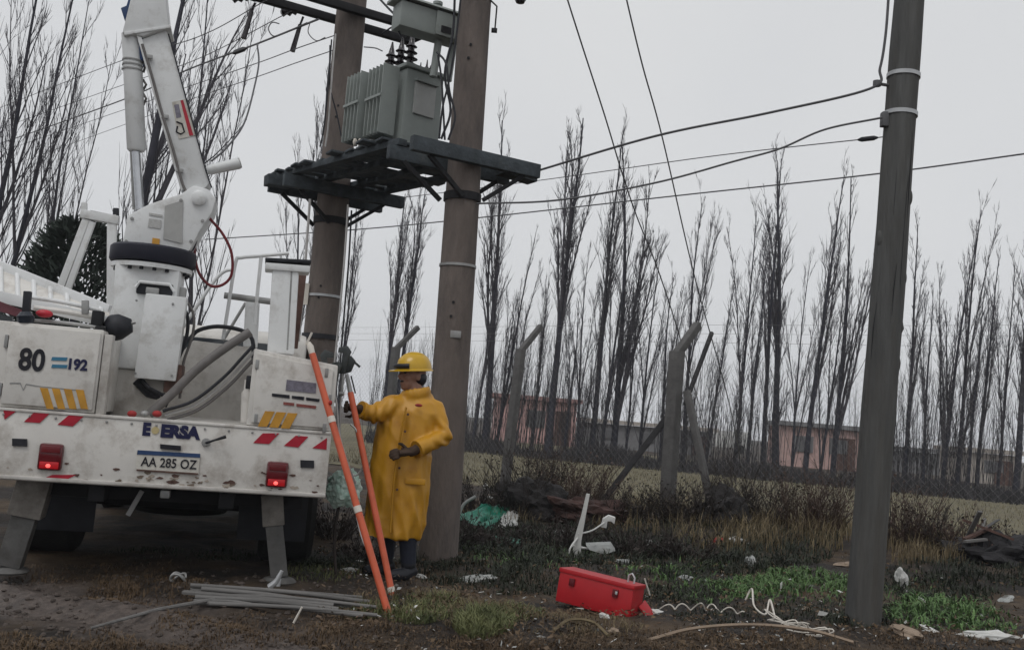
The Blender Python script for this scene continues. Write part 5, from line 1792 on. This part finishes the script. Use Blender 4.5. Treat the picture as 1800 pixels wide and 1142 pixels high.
# pale tool tip beside the outrigger foot: bent offcut
a = gnd(478, 1040)
tag(B().tube(spline([a + Vector((-.02, 0, .03)), a + Vector((.02, 0, .07)), a + Vector((.05, 0, .14))], 4), [.022, .022, .02, .02, .018, .016, .016, .013, .012], 8).obj('branch_stub', M_GALV), 'pale forked stub standing on the rods beside the outrigger', 'branch')
c = gnd(312, 1024)
c.z = gz(c.x, c.y)
tag(B().tube(spline([c + Vector((math.cos(t) * .05, math.sin(t) * .03, .03 + .025 * math.sin(t * 1.7))) for t in [x * .7 for x in range(16)]], 3), .008, 6).obj('wire_coil', M_STEEL), 'small tangled grey wire coil at the left end of the rods', 'wire')


# ================================================================== LITTER
def crumple(name, px, py, size, m_, label, cat, seed, squash=.5, aspect=1.0, lift=.3, rough=.5, sub=3):
    rg = random.Random(seed)
    bm = bmesh.new()
    bmesh.ops.create_icosphere(bm, subdivisions=sub, radius=1)
    off = Vector((rg.uniform(0, 90), rg.uniform(0, 90), 0))
    for v in bm.verts:
        k = 1 + rough * noise.noise(v.co * 1.6 + off) + rough * .6 * abs(noise.noise(v.co * 4 + off))
        v.co = Vector((v.co.x * aspect, v.co.y * .7, v.co.z * squash)) * (k * size / 2)
    me = bpy.data.meshes.new(name)
    bm.to_mesh(me)
    bm.free()
    me.materials.append(m_)
    c = gnd(px, py)
    c.z = gz(c.x, c.y) + size * squash * lift
    o = bpy.data.objects.new(name, me)
    COL.objects.link(o)
    o.location = c
    o.rotation_euler = (rg.uniform(-.3, .3), rg.uniform(-.3, .3), rg.uniform(-.6, .6))
    return tag(o, label, cat, 'litter scattered along the fence')


def sheet(name, pts, m_, label, cat, seed, amp=.05, n=14):
    """crumpled plastic sheet over a quad of ground pixels (px,py,height)"""
    P = []
    for px, py, h in pts:
        q = gnd(px, py)
        q.z = gz(q.x, q.y) + h
        P.append(q)
    vs = []
    for j in range(n + 1):
        for i in range(n + 1):
            u, v = i / n, j / n
            q = P[0].lerp(P[1], u).lerp(P[3].lerp(P[2], u), v)
            q = q + Vector((0, 0, amp * noise.noise(Vector((u * 5 + seed, v * 4, seed))) + amp * .5 * noise.noise(Vector((u * 11, v * 9, seed)))))
            q += Vector((amp * noise.noise(Vector((u * 3, v * 7, seed + 5))), 0, 0))
            vs.append(q)
    fs = [(j * (n + 1) + i, j * (n + 1) + i + 1, (j + 1) * (n + 1) + i + 1, (j + 1) * (n + 1) + i) for j in range(n) for i in range(n)]
    top = len(vs)
    b = B().add(vs, fs).add([v - Vector((0, 0, .004)) for v in vs], [f[::-1] for f in fs])
    o = b.obj(name, m_, smooth=50, fix=False)
    return tag(o, label, cat, 'litter scattered along the fence')


# bag hanging beside the truck
c = at(602, 858, 6.95)
bmx = bmesh.new()
bmesh.ops.create_icosphere(bmx, subdivisions=4, radius=1)
for v in bmx.verts:
    k = 1 + .35 * noise.noise(v.co * 1.8 + Vector((3, 0, 0))) + .3 * abs(noise.noise(v.co * 4.2)) + .12 * noise.noise(v.co * 9)
    v.co = Vector((v.co.x * .12, v.co.y * .08, v.co.z * .12)) * k
me = bpy.data.meshes.new('plastic_bag')
bmx.to_mesh(me)
bmx.free()
me.materials.append(M_MINT)
o = bpy.data.objects.new('plastic_bag', me)
COL.objects.link(o)
o.location = c
tag(o, 'crumpled mint green plastic bag hooked on a weed stalk beside the truck corner', 'bag')
stk = B().tube(spline([Vector((c.x + .02, c.y + .02, gz(c.x, c.y) - .05)), Vector((c.x - .03, c.y + .03, .35)), Vector((c.x + .01, c.y + .01, c.z + .05))], 6), .012, 6).obj('weed_stalk', M_SHRUB)
tag(stk, 'dead weed stalk holding up the mint green bag', 'plant')

sheet('plastic_sheet', [(798, 926, .10), (860, 934, .03), (898, 908, .12), (850, 908, .16)], M_TEAL, 'teal plastic sheet in the weeds right of the concrete pole', 'plastic sheet', 2, .05, 26)
sheet('plastic_sheet', [(876, 930, .03), (908, 928, .03), (912, 910, .1), (884, 914, .08)], M_PWHITE, 'white plastic strip at the right end of the teal sheet', 'plastic sheet', 5, .04)
sheet('plastic_strip', [(872, 955, .02), (918, 962, .02), (912, 952, .04), (870, 948, .04)], M_TEAL, 'thin teal plastic strip below the teal sheet', 'plastic sheet', 8, .03)
wire('plastic_pipe', [at(806, 905, 11.0), at(816, 885, 11.0), at(836, 872, 11.0)], .018, M_PGREY, 'pale bent pipe end leaning right of the concrete pole', 'pipe', n=5, sides=8)
crumple('plastic_cup', 852, 866, .11, M_PWHITE, 'small white cup caught in brush before the left fence post', 'litter', 3, .9, .7, 1.0)
# broken white plastic chair frame
cc = gnd(1016, 975)
ch = empty('broken_chair', (cc.x, cc.y, gz(cc.x, cc.y)), 'broken white plastic chair frame with one leg sticking up', 'chair')


def cq(px, py, dy=0.0):
    return at(px, py, cc.y + dy) - ch.location


B().prism([cq(1004, 990), cq(1020, 990), cq(1022, 950), cq(1030, 905), cq(1037, 868), cq(1031, 867), cq(1022, 905), cq(1010, 945)], (0, .03, 0)).obj('leg', M_PWHITE, ch, bevel=.004)
B().tube(spline([cq(1006, 958), cq(1030, 963, .05), cq(1056, 962, .1)], 5), .012, 8).obj('seat_rail', M_PWHITE, ch)
B().tube(spline([cq(1015, 945), cq(1004, 960, -.1), cq(1000, 972, -.12)], 5), .010, 8).obj('leg', M_PWHITE, ch)
B().tube(spline([cq(1016, 938), cq(1040, 932, .1), cq(1062, 918, .2)], 5), .008, 8).obj('back_slat', M_PWHITE, ch)
B().prism([cq(1056, 926, .2), cq(1060, 912, .2), cq(1070, 906, .2), cq(1082, 910, .2), cq(1080, 921, .2), cq(1074, 916, .2), cq(1068, 916, .2), cq(1066, 928, .2)], (0, .04, .01)).obj('arm_rest', M_PWHITE, ch, bevel=.004)
B().prism([cq(1030, 958, .02), cq(1074, 956, .1), cq(1082, 968, .1), cq(1062, 974, .05), cq(1036, 966, .0)], (0, .06, .02)).obj('seat_piece', M_PGREY, ch, bevel=.004)
B().ell(cq(1064, 964, .1), (.06, .03, .03)).obj('seat_corner', M_PGREY, ch, smooth=60)
B().tube([cq(1010, 996, -.02), cq(1013, 965, -.02)], .006, 6).obj('leg', M_PWHITE, ch)
LIT = [
    ('plastic_jug', 1318, 1000, .12, M_PGREY, 'grey white plastic jug standing in weeds left of the wooden pole', .9, .8),
    ('crumpled_paper', 1298, 966, .17, M_PWHITE, 'white crumpled paper beside the red rag', .55, 1.2),
    ('rag', 1262, 962, .13, M_REDR, 'small red rag lying in the brush', .6, 1.1),
    ('crumpled_paper', 1202, 1022, .10, M_PGREY, 'pale scrap right of the red toolbox', .5, 1.3),
    ('plastic_bag', 1584, 1030, .13, M_PWHITE, 'upright dirty white bag right of the wooden pole', 1.7, .75),
    ('plastic_bottle', 1738, 1122, .22, M_PWHITE, 'crushed white bottle in the lower right corner', .35, 1.5),
    ('plastic_tub', 1594, 1125, .15, M_TAN, 'tan crushed tub at the foot of the wooden pole', .5, 1.2),
    ('crumpled_paper', 1490, 1002, .16, M_TAN, 'tan scrap of card close left of the wooden pole', .35, 1.5),
    ('crumpled_paper', 840, 1018, .16, M_PGREY, 'pale scrap on the dark soil between worker and toolbox', .3, 1.8),
    ('crumpled_paper', 741, 1014, .07, M_PWHITE, 'small white scrap beside the worker\'s boot', .5, 1.2),
    ('crumpled_paper', 612, 1006, .07, M_PWHITE, 'white scrap under the rear of the truck near the sticks', .4, 1.6),
    ('crumpled_paper', 1062, 1092, .06, M_PWHITE, 'white scrap just below the red toolbox', .6, 1.1),
    ('crumpled_paper', 1078, 1116, .06, M_TAN, 'tan scrap in the grass well below the toolbox', .6, 1.1),
    ('crumpled_paper', 860, 880, .13, M_PGREY, 'grey scrap low in the brush left of the fence post', .5, 1.2),
    ('crumpled_paper', 985, 935, .10, M_PGREY, 'grey scrap left of the broken chair', .4, 1.5),
    ('crumpled_paper', 1140, 955, .09, M_PWHITE, 'white scrap in the dark brush right of the broken chair', .5, 1.1),
    ('crumpled_paper', 1098, 988, .12, M_PGREY, 'grey plastic scrap behind the toolbox', .4, 1.6),
    ('crumpled_paper', 795, 938, .07, M_PWHITE, 'white scrap at the right foot of the concrete pole', .7, 1.0),
    ('crumpled_paper', 1636, 1110, .08, M_PWHITE, 'white scrap between tan tub and crushed bottle', .4, 1.8),
    ('crumpled_paper', 1768, 1062, .10, M_PGREY, 'grey scrap below the debris heap at the right edge', .4, 1.6),
    ('crumpled_paper', 1420, 1070, .06, M_TAN, 'tan scrap behind the curly wire tangle', .5, 1.2),
    ('crumpled_paper', 1150, 1078, .08, M_PWHITE, 'white scrap at the right end of the toolbox', .5, 1.2),
]
for k, (nm, px, py, sz, m_, lab, sq, asp) in enumerate(LIT):
    crumple(nm, px, py, sz, m_, lab, 'litter', 40 + k, sq, asp)
M_HEAP = mat('heap_dark', (.018, .016, .016), .9, .5, 7, bump=.7, bscale=22)
crumple('brush_heap', 935, 912, .95, M_HEAP, 'dark rotting heap among the brambles beside the left fence post', 'heap', 501, .62, .8, .2, .7, 4)
crumple('brush_heap', 1030, 922, .9, mat('heap_rust', (.05, .026, .022), .9, .5, 7, bump=.7, bscale=22), 'rusty brown heap behind the broken white chair', 'heap', 502, .42, 1.0, .2, .7, 4)
crumple('brush_heap', 1270, 940, .7, M_HEAP, 'dark rounded heap right of the leaning pale brace', 'heap', 503, .75, .8, .2, .6, 4)
wire('white_rod', [gnd(1142, 1050) + Vector((0, 0, .02)), gnd(1142, 1050) + Vector((-.05, -.02, .14))], .006, M_TAPE, 'thin pale rod leaning at the right end of the toolbox', 'rod')


def gl(px, py, h=0.01):
    q = gnd(px, py)
    q.z = gz(q.x, q.y) + h
    return q


# curly packing strip and hoses in the foreground
pts = []
for k in range(50):
    t = k / 49
    q = gl(1160 + 152 * t, 1066 + 18 * t)
    nn = noise.noise(Vector((k * .13, 3, 1)))
    q += Vector((.05 * nn, .05 * noise.noise(Vector((k * .2, 8, 1))), .008 + (.03 + .11 * abs(noise.noise(Vector((k * .06, 5, 2))))) * abs(math.sin(k * .36 + nn))))
    pts.append(q)
wire('curly_strip', pts, .0048, M_TAPE, 'curly pale strip lying right of the toolbox', 'strip', n=3, sides=5)
pts = []
for k in range(60):
    t = k / 59
    px = 1360 + 90 * t
    q = gl(px, 1098 + 26 * t)
    nn = noise.noise(Vector((k * .41, 13, 1)))
    q += Vector((.16 * nn + .05 * math.cos(k * 1.3 + 4 * nn), .22 * noise.noise(Vector((k * .33, 18, 1))), .01 + .09 * max(0, math.sin(k * 1.1 + 4 * nn)) * (.3 + abs(nn) * 1.8)))
    pts.append(q)
wire('curly_strip', pts, .0048, M_TAPE, 'tangled pale strip in front of the wooden pole', 'strip', n=3, sides=5)
wire('hose', [gl(1140, 1128, .01), gl(1220, 1116, .04), gl(1320, 1116, .05), gl(1420, 1122, .05), gl(1500, 1138, .02)], .012, mat('tan_hose', (.24, .18, .13), .7, .2), 'pale tan hose arching along the bottom right', 'hose')
wire('hose', [gl(972, 1120, .01), gl(1000, 1112, .05), gl(1040, 1114, .05), gl(1068, 1128, .02)], .010, M_DRY, 'short dry reed bent in an arc below the toolbox', 'reed')
wire('curly_strip', [gl(1310, 1060, .03), gl(1320, 1062, .12), gl(1325, 1075, .05), gl(1345, 1085, .03), gl(1352, 1075, .10), gl(1362, 1092, .03)], .007, M_TAPE, 'hooked pale strip between the two curly strips', 'strip')

# debris heap at the right
dh = gl(1752, 1010)
de = empty('debris_heap', dh, 'dark heap of scrap and broken boards at the right edge', 'debris')
rng = random.Random(21)
crp = bmesh.new()
bmesh.ops.create_icosphere(crp, subdivisions=4, radius=1)
for v in crp.verts:
    v.co = Vector((v.co.x * .55, v.co.y * .4, v.co.z * .24)) * (1 + .5 * noise.noise(v.co * 2.2) + .3 * noise.noise(v.co * 6))
me = bpy.data.meshes.new('rubble')
crp.to_mesh(me)
crp.free()
me.materials.append(mat('rubble_dark', (.022, .021, .023), .85, .5, 8, bump=.6, bscale=25))
o = bpy.data.objects.new('rubble', me)
COL.objects.link(o)
o.parent = de
for k in range(16):
    a = Vector((rng.uniform(-.5, .5), rng.uniform(-.35, .2), rng.uniform(0, .25)))
    d = Vector((rng.uniform(-1, 1), rng.uniform(-.6, .4), rng.uniform(-.2, .5))).normalized()
    B().bar(a, a + d * rng.uniform(.25, .6), rng.uniform(.02, .07), rng.uniform(.012, .03)).obj('scrap_board', rng.choice([M_CPOSTD, M_GRWOOD, M_BROWN, M_DARK]), de)
B().add([(-.32, -.1, .22), (-.05, -.15, .45), (.02, .1, .42), (-.28, .15, .18)], [(0, 1, 2, 3)]).add([(-.32, -.1, .21), (-.05, -.15, .44), (.02, .1, .41), (-.28, .15, .17)], [(3, 2, 1, 0)]).obj('bent_sheet', M_CPOST, de, smooth=0, fix=False)


# ================================================================== VEGETATION
def shrub_mesh(seed, h, w_, nst, ntw, r=.006, up=.9):
    rg = random.Random(seed)
    b = B()
    for s in range(nst):
        q = rg.uniform(0, 6.283)
        a = rg.uniform(.05, 1.0) ** .7
        p = Vector((math.cos(q) * w_ * .25 * rg.random(), math.sin(q) * w_ * .25 * rg.random(), -.05))
        d = Vector((math.cos(q) * a * w_ / h, math.sin(q) * a * w_ / h, up)).normalized()
        ln = h * rg.uniform(.45, 1.1)
        pts = branch_path(rg, p, d, ln, 5, .03, .22)
        b.tube(pts, [r, r * .9, r * .75, r * .6, r * .45, r * .25], 4, cap=False)
        for t in range(ntw):
            u = rg.uniform(.15, .98) * 5
            i = min(int(u), 4)
            c = pts[i].lerp(pts[i + 1], u - i)
            dd = ((pts[i + 1] - pts[i]).normalized() + Vector((rg.uniform(-1, 1), rg.uniform(-1, 1), rg.uniform(-.1, .7))) * .8)
            tw = branch_path(rg, c, dd, ln * rg.uniform(.12, .35), 3, .02, .25)
            b.tube(tw, [r * .55, r * .45, r * .35, r * .2], 3, cap=False)
            if t % 2 == 0:      # withered leaves
                e = tw[-1]
                sv = Vector((rg.uniform(-1, 1), rg.uniform(-1, 1), rg.uniform(-1, 1))).normalized() * rg.uniform(.012, .03)
                uv = Vector((rg.uniform(-1, 1), rg.uniform(-1, 1), rg.uniform(-1, 1))).normalized() * rg.uniform(.015, .04)
                b.add([e, e + sv, e + sv + uv, e + uv * .8], [(0, 1, 2, 3)])
    return b


SHM = {}
SHR = [
    (838, 905, .55, .55, M_SHRUB, 'low dark bramble between pole foot and teal sheet'),
    (905, 912, .62, .6, M_SHRUB, 'dark bramble at the foot of the left fence post'),
    (940, 900, .72, .7, M_SHRUB, 'tall dark bramble right of the left fence post'),
    (985, 902, .62, .7, M_SHRUBR, 'reddish brown bramble with a rusty tint above the broken chair'),
    (1030, 915, .6, .6, M_SHRUBR, 'reddish bramble right behind the upright chair leg'),
    (1085, 925, .55, .75, M_SHRUB, 'dark bramble left of the black brace'),
    (1140, 930, .5, .7, M_SHRUB, 'dark bramble at the foot of the corner post'),
    (1190, 935, .6, .7, M_SHRUB, 'dark bramble right of the corner post'),
    (1245, 940, .65, .7, M_SHRUB, 'dark bramble under the leaning pale brace'),
    (1300, 925, 1.0, .5, M_SHRUB, 'tall sparse bush below the right guy wire'),
    (1345, 945, .75, .6, M_SHRUB, 'thin brown bush halfway between corner post and wooden pole'),
    (1400, 955, .75, .6, M_SHRUBR, 'reddish bush left of the wooden pole'),
    (1450, 962, .8, .55, M_SHRUBR, 'reddish bush touching the left side of the wooden pole'),
    (1590, 985, .72, .55, M_SHRUBR, 'reddish bush right of the wooden pole'),
    (1640, 990, .62, .6, M_SHRUB, 'brown bush between wooden pole and debris heap'),
    (1690, 1000, .55, .6, M_SHRUBR, 'low reddish bush just left of the debris heap'),
    (1785, 970, .5, .6, M_SHRUB, 'brown bush behind the debris heap'),
    (585, 945, .45, .5, M_SHRUB, 'low dark bramble behind the outrigger under the truck corner'),
    (640, 985, .30, .5, M_SHRUB, 'low dark weeds clump behind the orange sticks'),
    (790, 965, .4, .5, M_SHRUB, 'low dark bramble at the right foot of the concrete pole'),
    (990, 960, .35, .6, M_SHRUB, 'low dark weeds clump left of the broken chair'),
    (1110, 975, .35, .6, M_SHRUB, 'low dark weeds clump behind the toolbox'),
    (1210, 985, .38, .7, M_SHRUB, 'low dark weeds clump right of the toolbox'),
    (870, 960, .3, .6, M_SHRUB, 'low dark weeds clump under the teal sheet'),
    (1465, 930, 1.2, .3, M_SHRUB, 'single tall bare stalk left of the wooden pole'),
]
for k, (px, py, h, w_, m_, lab) in enumerate(SHR):
    c = gl(px, py, 0)
    h *= 1.0 if ('single' in lab or 'tall sparse' in lab) else (1.25 if 880 < px < 1060 else .98)
    nst = 7 if 'single' in lab else (52 if h < 1.0 else 30)
    o = shrub_mesh(200 + k, h, w_, nst, 11, .0075 if h > .9 else .0055).obj('dead_bush', m_, smooth=0, fix=False)
    o.location = c
    tag(o, lab, 'bush', 'dead bushes along the fence')


def blades(name, regions, m_, label, seed, kind='stuff'):
    """regions: (cx, cy, rx, ry, count, hmin, hmax, width, bend)"""
    rg = random.Random(seed)
    b = B()
    for (px, py, rx, ry, cnt, h0, h1, wd, bend) in regions:
        for i in range(cnt):
            q = rg.uniform(0, 6.283)
            t = math.sqrt(rg.random())
            c = gnd(px + rx * t * math.cos(q), py + ry * t * math.sin(q))
            if noise.noise(Vector((c.x * 2.3, c.y * 2.3, seed))) < -.12 and rg.random() < .75:
                continue
            z = gz(c.x, c.y) - .01
            h = rg.uniform(h0, h1) * (.55 + .45 * (1 - t) + .35 * noise.noise(Vector((c.x * 5, c.y * 5, 2))))
            a = rg.uniform(0, 6.283)
            dv_ = Vector((math.cos(a), math.sin(a), 0))
            sv = Vector((-dv_.y, dv_.x, 0)) * wd * rg.uniform(.6, 1.3)
            p0 = Vector((c.x, c.y, z))
            bb = bend * rg.uniform(.3, 1.2)
            p1 = p0 + Vector((0, 0, h * .55)) + dv_ * h * bb * .3
            p2 = p0 + Vector((0, 0, h * (1 - .35 * min(1, bb)))) + dv_ * h * bb
            b.add([p0 - sv, p0 + sv, p1 + sv * .8, p1 - sv * .8, p2], [(0, 1, 2, 3), (3, 2, 4)])
    o = b.obj(name, m_, smooth=0, fix=False)
    return tag(o, label, 'grass', None, kind)


blades('green_grass', [(850, 1102, 55, 22, 2600, .07, .16, .003, .7), (740, 1072, 75, 24, 2400, .05, .13, .003, .8), (900, 1080, 60, 20, 700, .04, .1, .003, .8), (640, 1070, 60, 18, 700, .04, .09, .003, .8),
                       (560, 1010, 90, 16, 500, .04, .1, .003, .8)], M_GRN, 'tufts of green grass at the foot of the orange sticks', 1)
blades('pale_grass', [(720, 1060, 110, 26, 900, .06, .15, .0025, 1.0), (860, 1090, 90, 26, 900, .06, .15, .0025, 1.0), (1010, 1105, 120, 22, 900, .04, .1, .0025, 1.0)], M_DRY, 'pale dry grass blades among the green tufts', 2)
blades('brown_grass', [(260, 1040, 120, 30, 4200, .03, .08, .003, 1.2), (150, 1140, 260, 26, 2600, .03, .08, .003, 1.2), (520, 1110, 260, 34, 5200, .03, .07, .003, 1.2), (900, 1136, 300, 22, 4200, .03, .07, .003, 1.2),
                       (1300, 1130, 300, 26, 3200, .03, .08, .003, 1.2), (1680, 1130, 160, 26, 1500, .03, .08, .003, 1.2), (160, 1000, 160, 14, 1200, .03, .08, .003, 1.2)], M_BRNG, 'trampled brown grass in the foreground', 3)
blades('green_weeds', [(1190, 1010, 110, 26, 500, .04, .13, .006, 1.1), (930, 985, 110, 20, 350, .04, .12, .006, 1.1), (1560, 1040, 120, 26, 400, .04, .13, .006, 1.1), (1375, 1032, 120, 26, 1500, .06, .17, .007, 1.1), (1655, 1078, 100, 30, 1400, .06, .17, .008, 1.1), (1270, 1040, 80, 18, 400, .04, .12, .006, 1.1), (1480, 1040, 60, 24, 400, .06, .14, .007, 1.1), (1740, 1100, 60, 26, 250, .05, .14, .007, 1.1), (1010, 965, 60, 14, 220, .05, .12, .006, 1.0), (830, 960, 50, 14, 220, .05, .14, .006, 1.0)], M_WEED, 'bright green leafy weeds on both sides of the wooden pole', 4)
blades('dark_weeds', [(1517, 1094, 60, 9, 700, .05, .16, .005, .9), (768, 985, 62, 8, 600, .05, .16, .005, .9), (565, 990, 60, 10, 500, .05, .15, .005, .9), (1000, 960, 220, 40, 6000, .08, .22, .006, .9), (1300, 975, 180, 36, 5000, .08, .22, .006, .9), (900, 1010, 180, 30, 3000, .05, .14, .005, .9), (1200, 1030, 120, 30, 2000, .05, .14, .005, .9),
                      (1680, 1030, 160, 30, 3000, .06, .18, .006, .9), (860, 930, 80, 30, 1500, .08, .2, .006, .9), (660, 1000, 140, 16, 900, .05, .13, .005, .9), (420, 975, 260, 14, 900, .04, .1, .005, .9), (1480, 1080, 300, 30, 2600, .04, .1, .005, 1.0)], M_DKW, 'dark rank weeds covering the strip before the fence', 5)
blades('tall_dry_grass', [(1420, 955, 240, 30, 3600, .2, .5, .004, .6), (1680, 985, 150, 26, 2600, .2, .45, .004, .6), (1180, 925, 180, 22, 1500, .15, .4, .004, .6), (900, 905, 120, 20, 800, .15, .35, .004, .6)], M_DRY, 'tall dry grass along the fence line', 6)
# meadow tufts
rg = random.Random(31)
b = B()
for i in range(26000):
    x = rg.uniform(-4, 22)
    t = rg.random() ** 1.5
    y = fence_y(max(-9, min(14, x))) - .4 + t * 20
    if x > y * .62 + 2:
        continue
    h = rg.uniform(.05, .16) * (1 + .8 * noise.noise(Vector((x * .5, y * .5, 1))))
    a = rg.uniform(0, 6.28)
    dv_ = Vector((math.cos(a), math.sin(a), 0))
    sv = Vector((-dv_.y, dv_.x, 0)) * .008
    p0 = Vector((x, y, gz(x, y)))
    b.add([p0 - sv, p0 + sv, p0 + dv_ * h * .6 + Vector((0, 0, h))], [(0, 1, 2)])
o = b.obj('meadow_grass', leafmat('meadow_blades', (.10, .086, .05), (.175, .15, .088), 1.5), smooth=0, fix=False)
tag(o, 'short dry yellow green grass of the meadow', 'grass', None, 'stuff')
# brush at the foot of the poplars
rg = random.Random(33)
b = B()
for i in range(9000):
    px = rg.uniform(640, 1840)
    c = gnd(px, 791 + (px - 810) * .095 + rg.uniform(-4, 5))
    h = rg.uniform(.15, .5) * (1 + .8 * noise.noise(Vector((c.x * .45, 0, 9))))
    d = Vector((rg.uniform(-.5, .5), rg.uniform(-.5, .5), 1)).normalized()
    p0 = Vector((c.x, c.y + rg.uniform(0, 1.5), 0))
    s1 = Vector((rg.uniform(.006, .02), 0, 0))
    b.add([p0 - s1, p0 + s1, p0 + d * h + s1 * .3, p0 + d * h - s1 * .3], [(0, 1, 2, 3)])
    p1 = p0 + d * h * rg.uniform(.3, .8)
    d2_ = Vector((rg.uniform(-1, 1), rg.uniform(-1, 1), rg.uniform(.2, 1))).normalized() * h * .4
    b.add([p1 - s1 * .7, p1 + s1 * .7, p1 + d2_], [(0, 1, 2)])
rg = random.Random(34)
for i in range(1500):
    px = rg.uniform(640, 1840)
    c = gnd(px, 786 + (px - 810) * .095 + rg.uniform(-6, 4))
    if noise.noise(Vector((c.x * .35, 2, 5))) < -.15:
        continue
    h = rg.uniform(1.2, 4.2) * (1 + .4 * noise.noise(Vector((c.x * .6, 0, 3))))
    d = Vector((rg.uniform(-.1, .14), rg.uniform(-.1, .1), 1)).normalized()
    pts = branch_path(rg, Vector((c.x, c.y + rg.uniform(-1, 1.5), 0)), d, h, 4, .05, .06)
    r = rg.uniform(.006, .014)
    b.tube(pts, [r, r * .85, r * .65, r * .45, r * .2], 3, cap=False)
    for k in range(5):
        u = rg.uniform(.3, .95) * 4
        j = min(int(u), 3)
        q = pts[j].lerp(pts[j + 1], u - j)
        dd = ((pts[j + 1] - pts[j]).normalized() + Vector((rg.uniform(-1, 1), rg.uniform(-1, 1), .2)) * .3)
        b.tube(branch_path(rg, q, dd, h * rg.uniform(.15, .3), 2, .1, .1), [r * .5, r * .4, r * .2], 3, cap=False)
o = b.obj('hedge_brush', mat('brush_grey', (.036, .034, .037), .9, .3, 2), smooth=0, fix=False)
tag(o, 'dark leafless brush at the foot of the poplar row', 'brush', None, 'stuff')
# loose stones and clods on the mud
rg = random.Random(35)
b = B()
for i in range(900):
    px, py = rg.uniform(-20, 700), rg.uniform(1005, 1150)
    c = gnd(px, py)
    s = rg.uniform(.004, .02) * (1.6 if rg.random() < .06 else 1)
    o_ = len(b.v)
    A = Matrix.Rotation(rg.uniform(0, 6), 3, 'Z')
    b.ell((c.x, c.y, gz(c.x, c.y) + s * .2), (s, s * rg.uniform(.6, 1), s * rg.uniform(.4, .8)), A, 6, 4)
o = b.obj('clods', mat('clod', (.07, .056, .048), .9, .5, 1.2, bump=.3, bscale=30), smooth=0, fix=False)
tag(o, 'loose clods and stones on the trodden mud', 'stones', None, 'stuff')

rg = random.Random(77)
b = B()
for i in range(15000):
    px, py = rg.uniform(560, 1820), rg.uniform(935, 1150)
    if py < 900 + (px - 700) * .06 + 40:
        continue
    c = gnd(px, py)
    if noise.noise(Vector((c.x * 1.7, c.y * 1.7, 40))) < -.05 and rg.random() < .7:
        continue
    q_ = rg.random()
    b.cm = 0 if q_ < .62 else (1 if q_ < .93 else (2 if q_ < .975 else 3))
    sz = rg.uniform(.006, .022) * (2.2 if b.cm == 3 and rg.random() < .3 else 1)
    p0 = Vector((c.x, c.y, gz(c.x, c.y) + rg.uniform(.0, .05)))
    u1 = Vector((rg.uniform(-1, 1), rg.uniform(-1, 1), rg.uniform(-.5, .5))).normalized() * sz
    v1 = Vector((rg.uniform(-1, 1), rg.uniform(-1, 1), rg.uniform(-.2, .9))).normalized() * sz * rg.uniform(.3, .9)
    b.add([p0 - u1, p0 - v1 * .6, p0 + u1, p0 + v1], [(0, 1, 2, 3)])
o = b.obj('leaf_litter', [M_BRNG, mat('dead_leaf', (.13, .09, .06), .85, .3, 9), M_PGREY, M_PWHITE], smooth=0, fix=False)
tag(o, 'dead leaves and tiny scraps strewn over the strip before the fence', 'leaf litter', None, 'stuff')

# ------------------------------------------------------------------ wet air
M = bpy.data.materials.new('haze')
M.use_nodes = True
M.node_tree.nodes.clear()
mo = M.node_tree.nodes.new('ShaderNodeOutputMaterial')
pv = M.node_tree.nodes.new('ShaderNodeVolumePrincipled')
pv.inputs['Color'].default_value = (.93, .95, 1, 1)
pv.inputs['Density'].default_value = 0.0010
M.node_tree.links.new(pv.outputs[0], mo.inputs['Volume'])
hz = B().box((0, 0, 9.5), (1200, 1200, 22)).obj('haze', M, smooth=0)
tag(hz, 'thin grey drizzle haze over the whole place', 'haze', None, 'stuff')
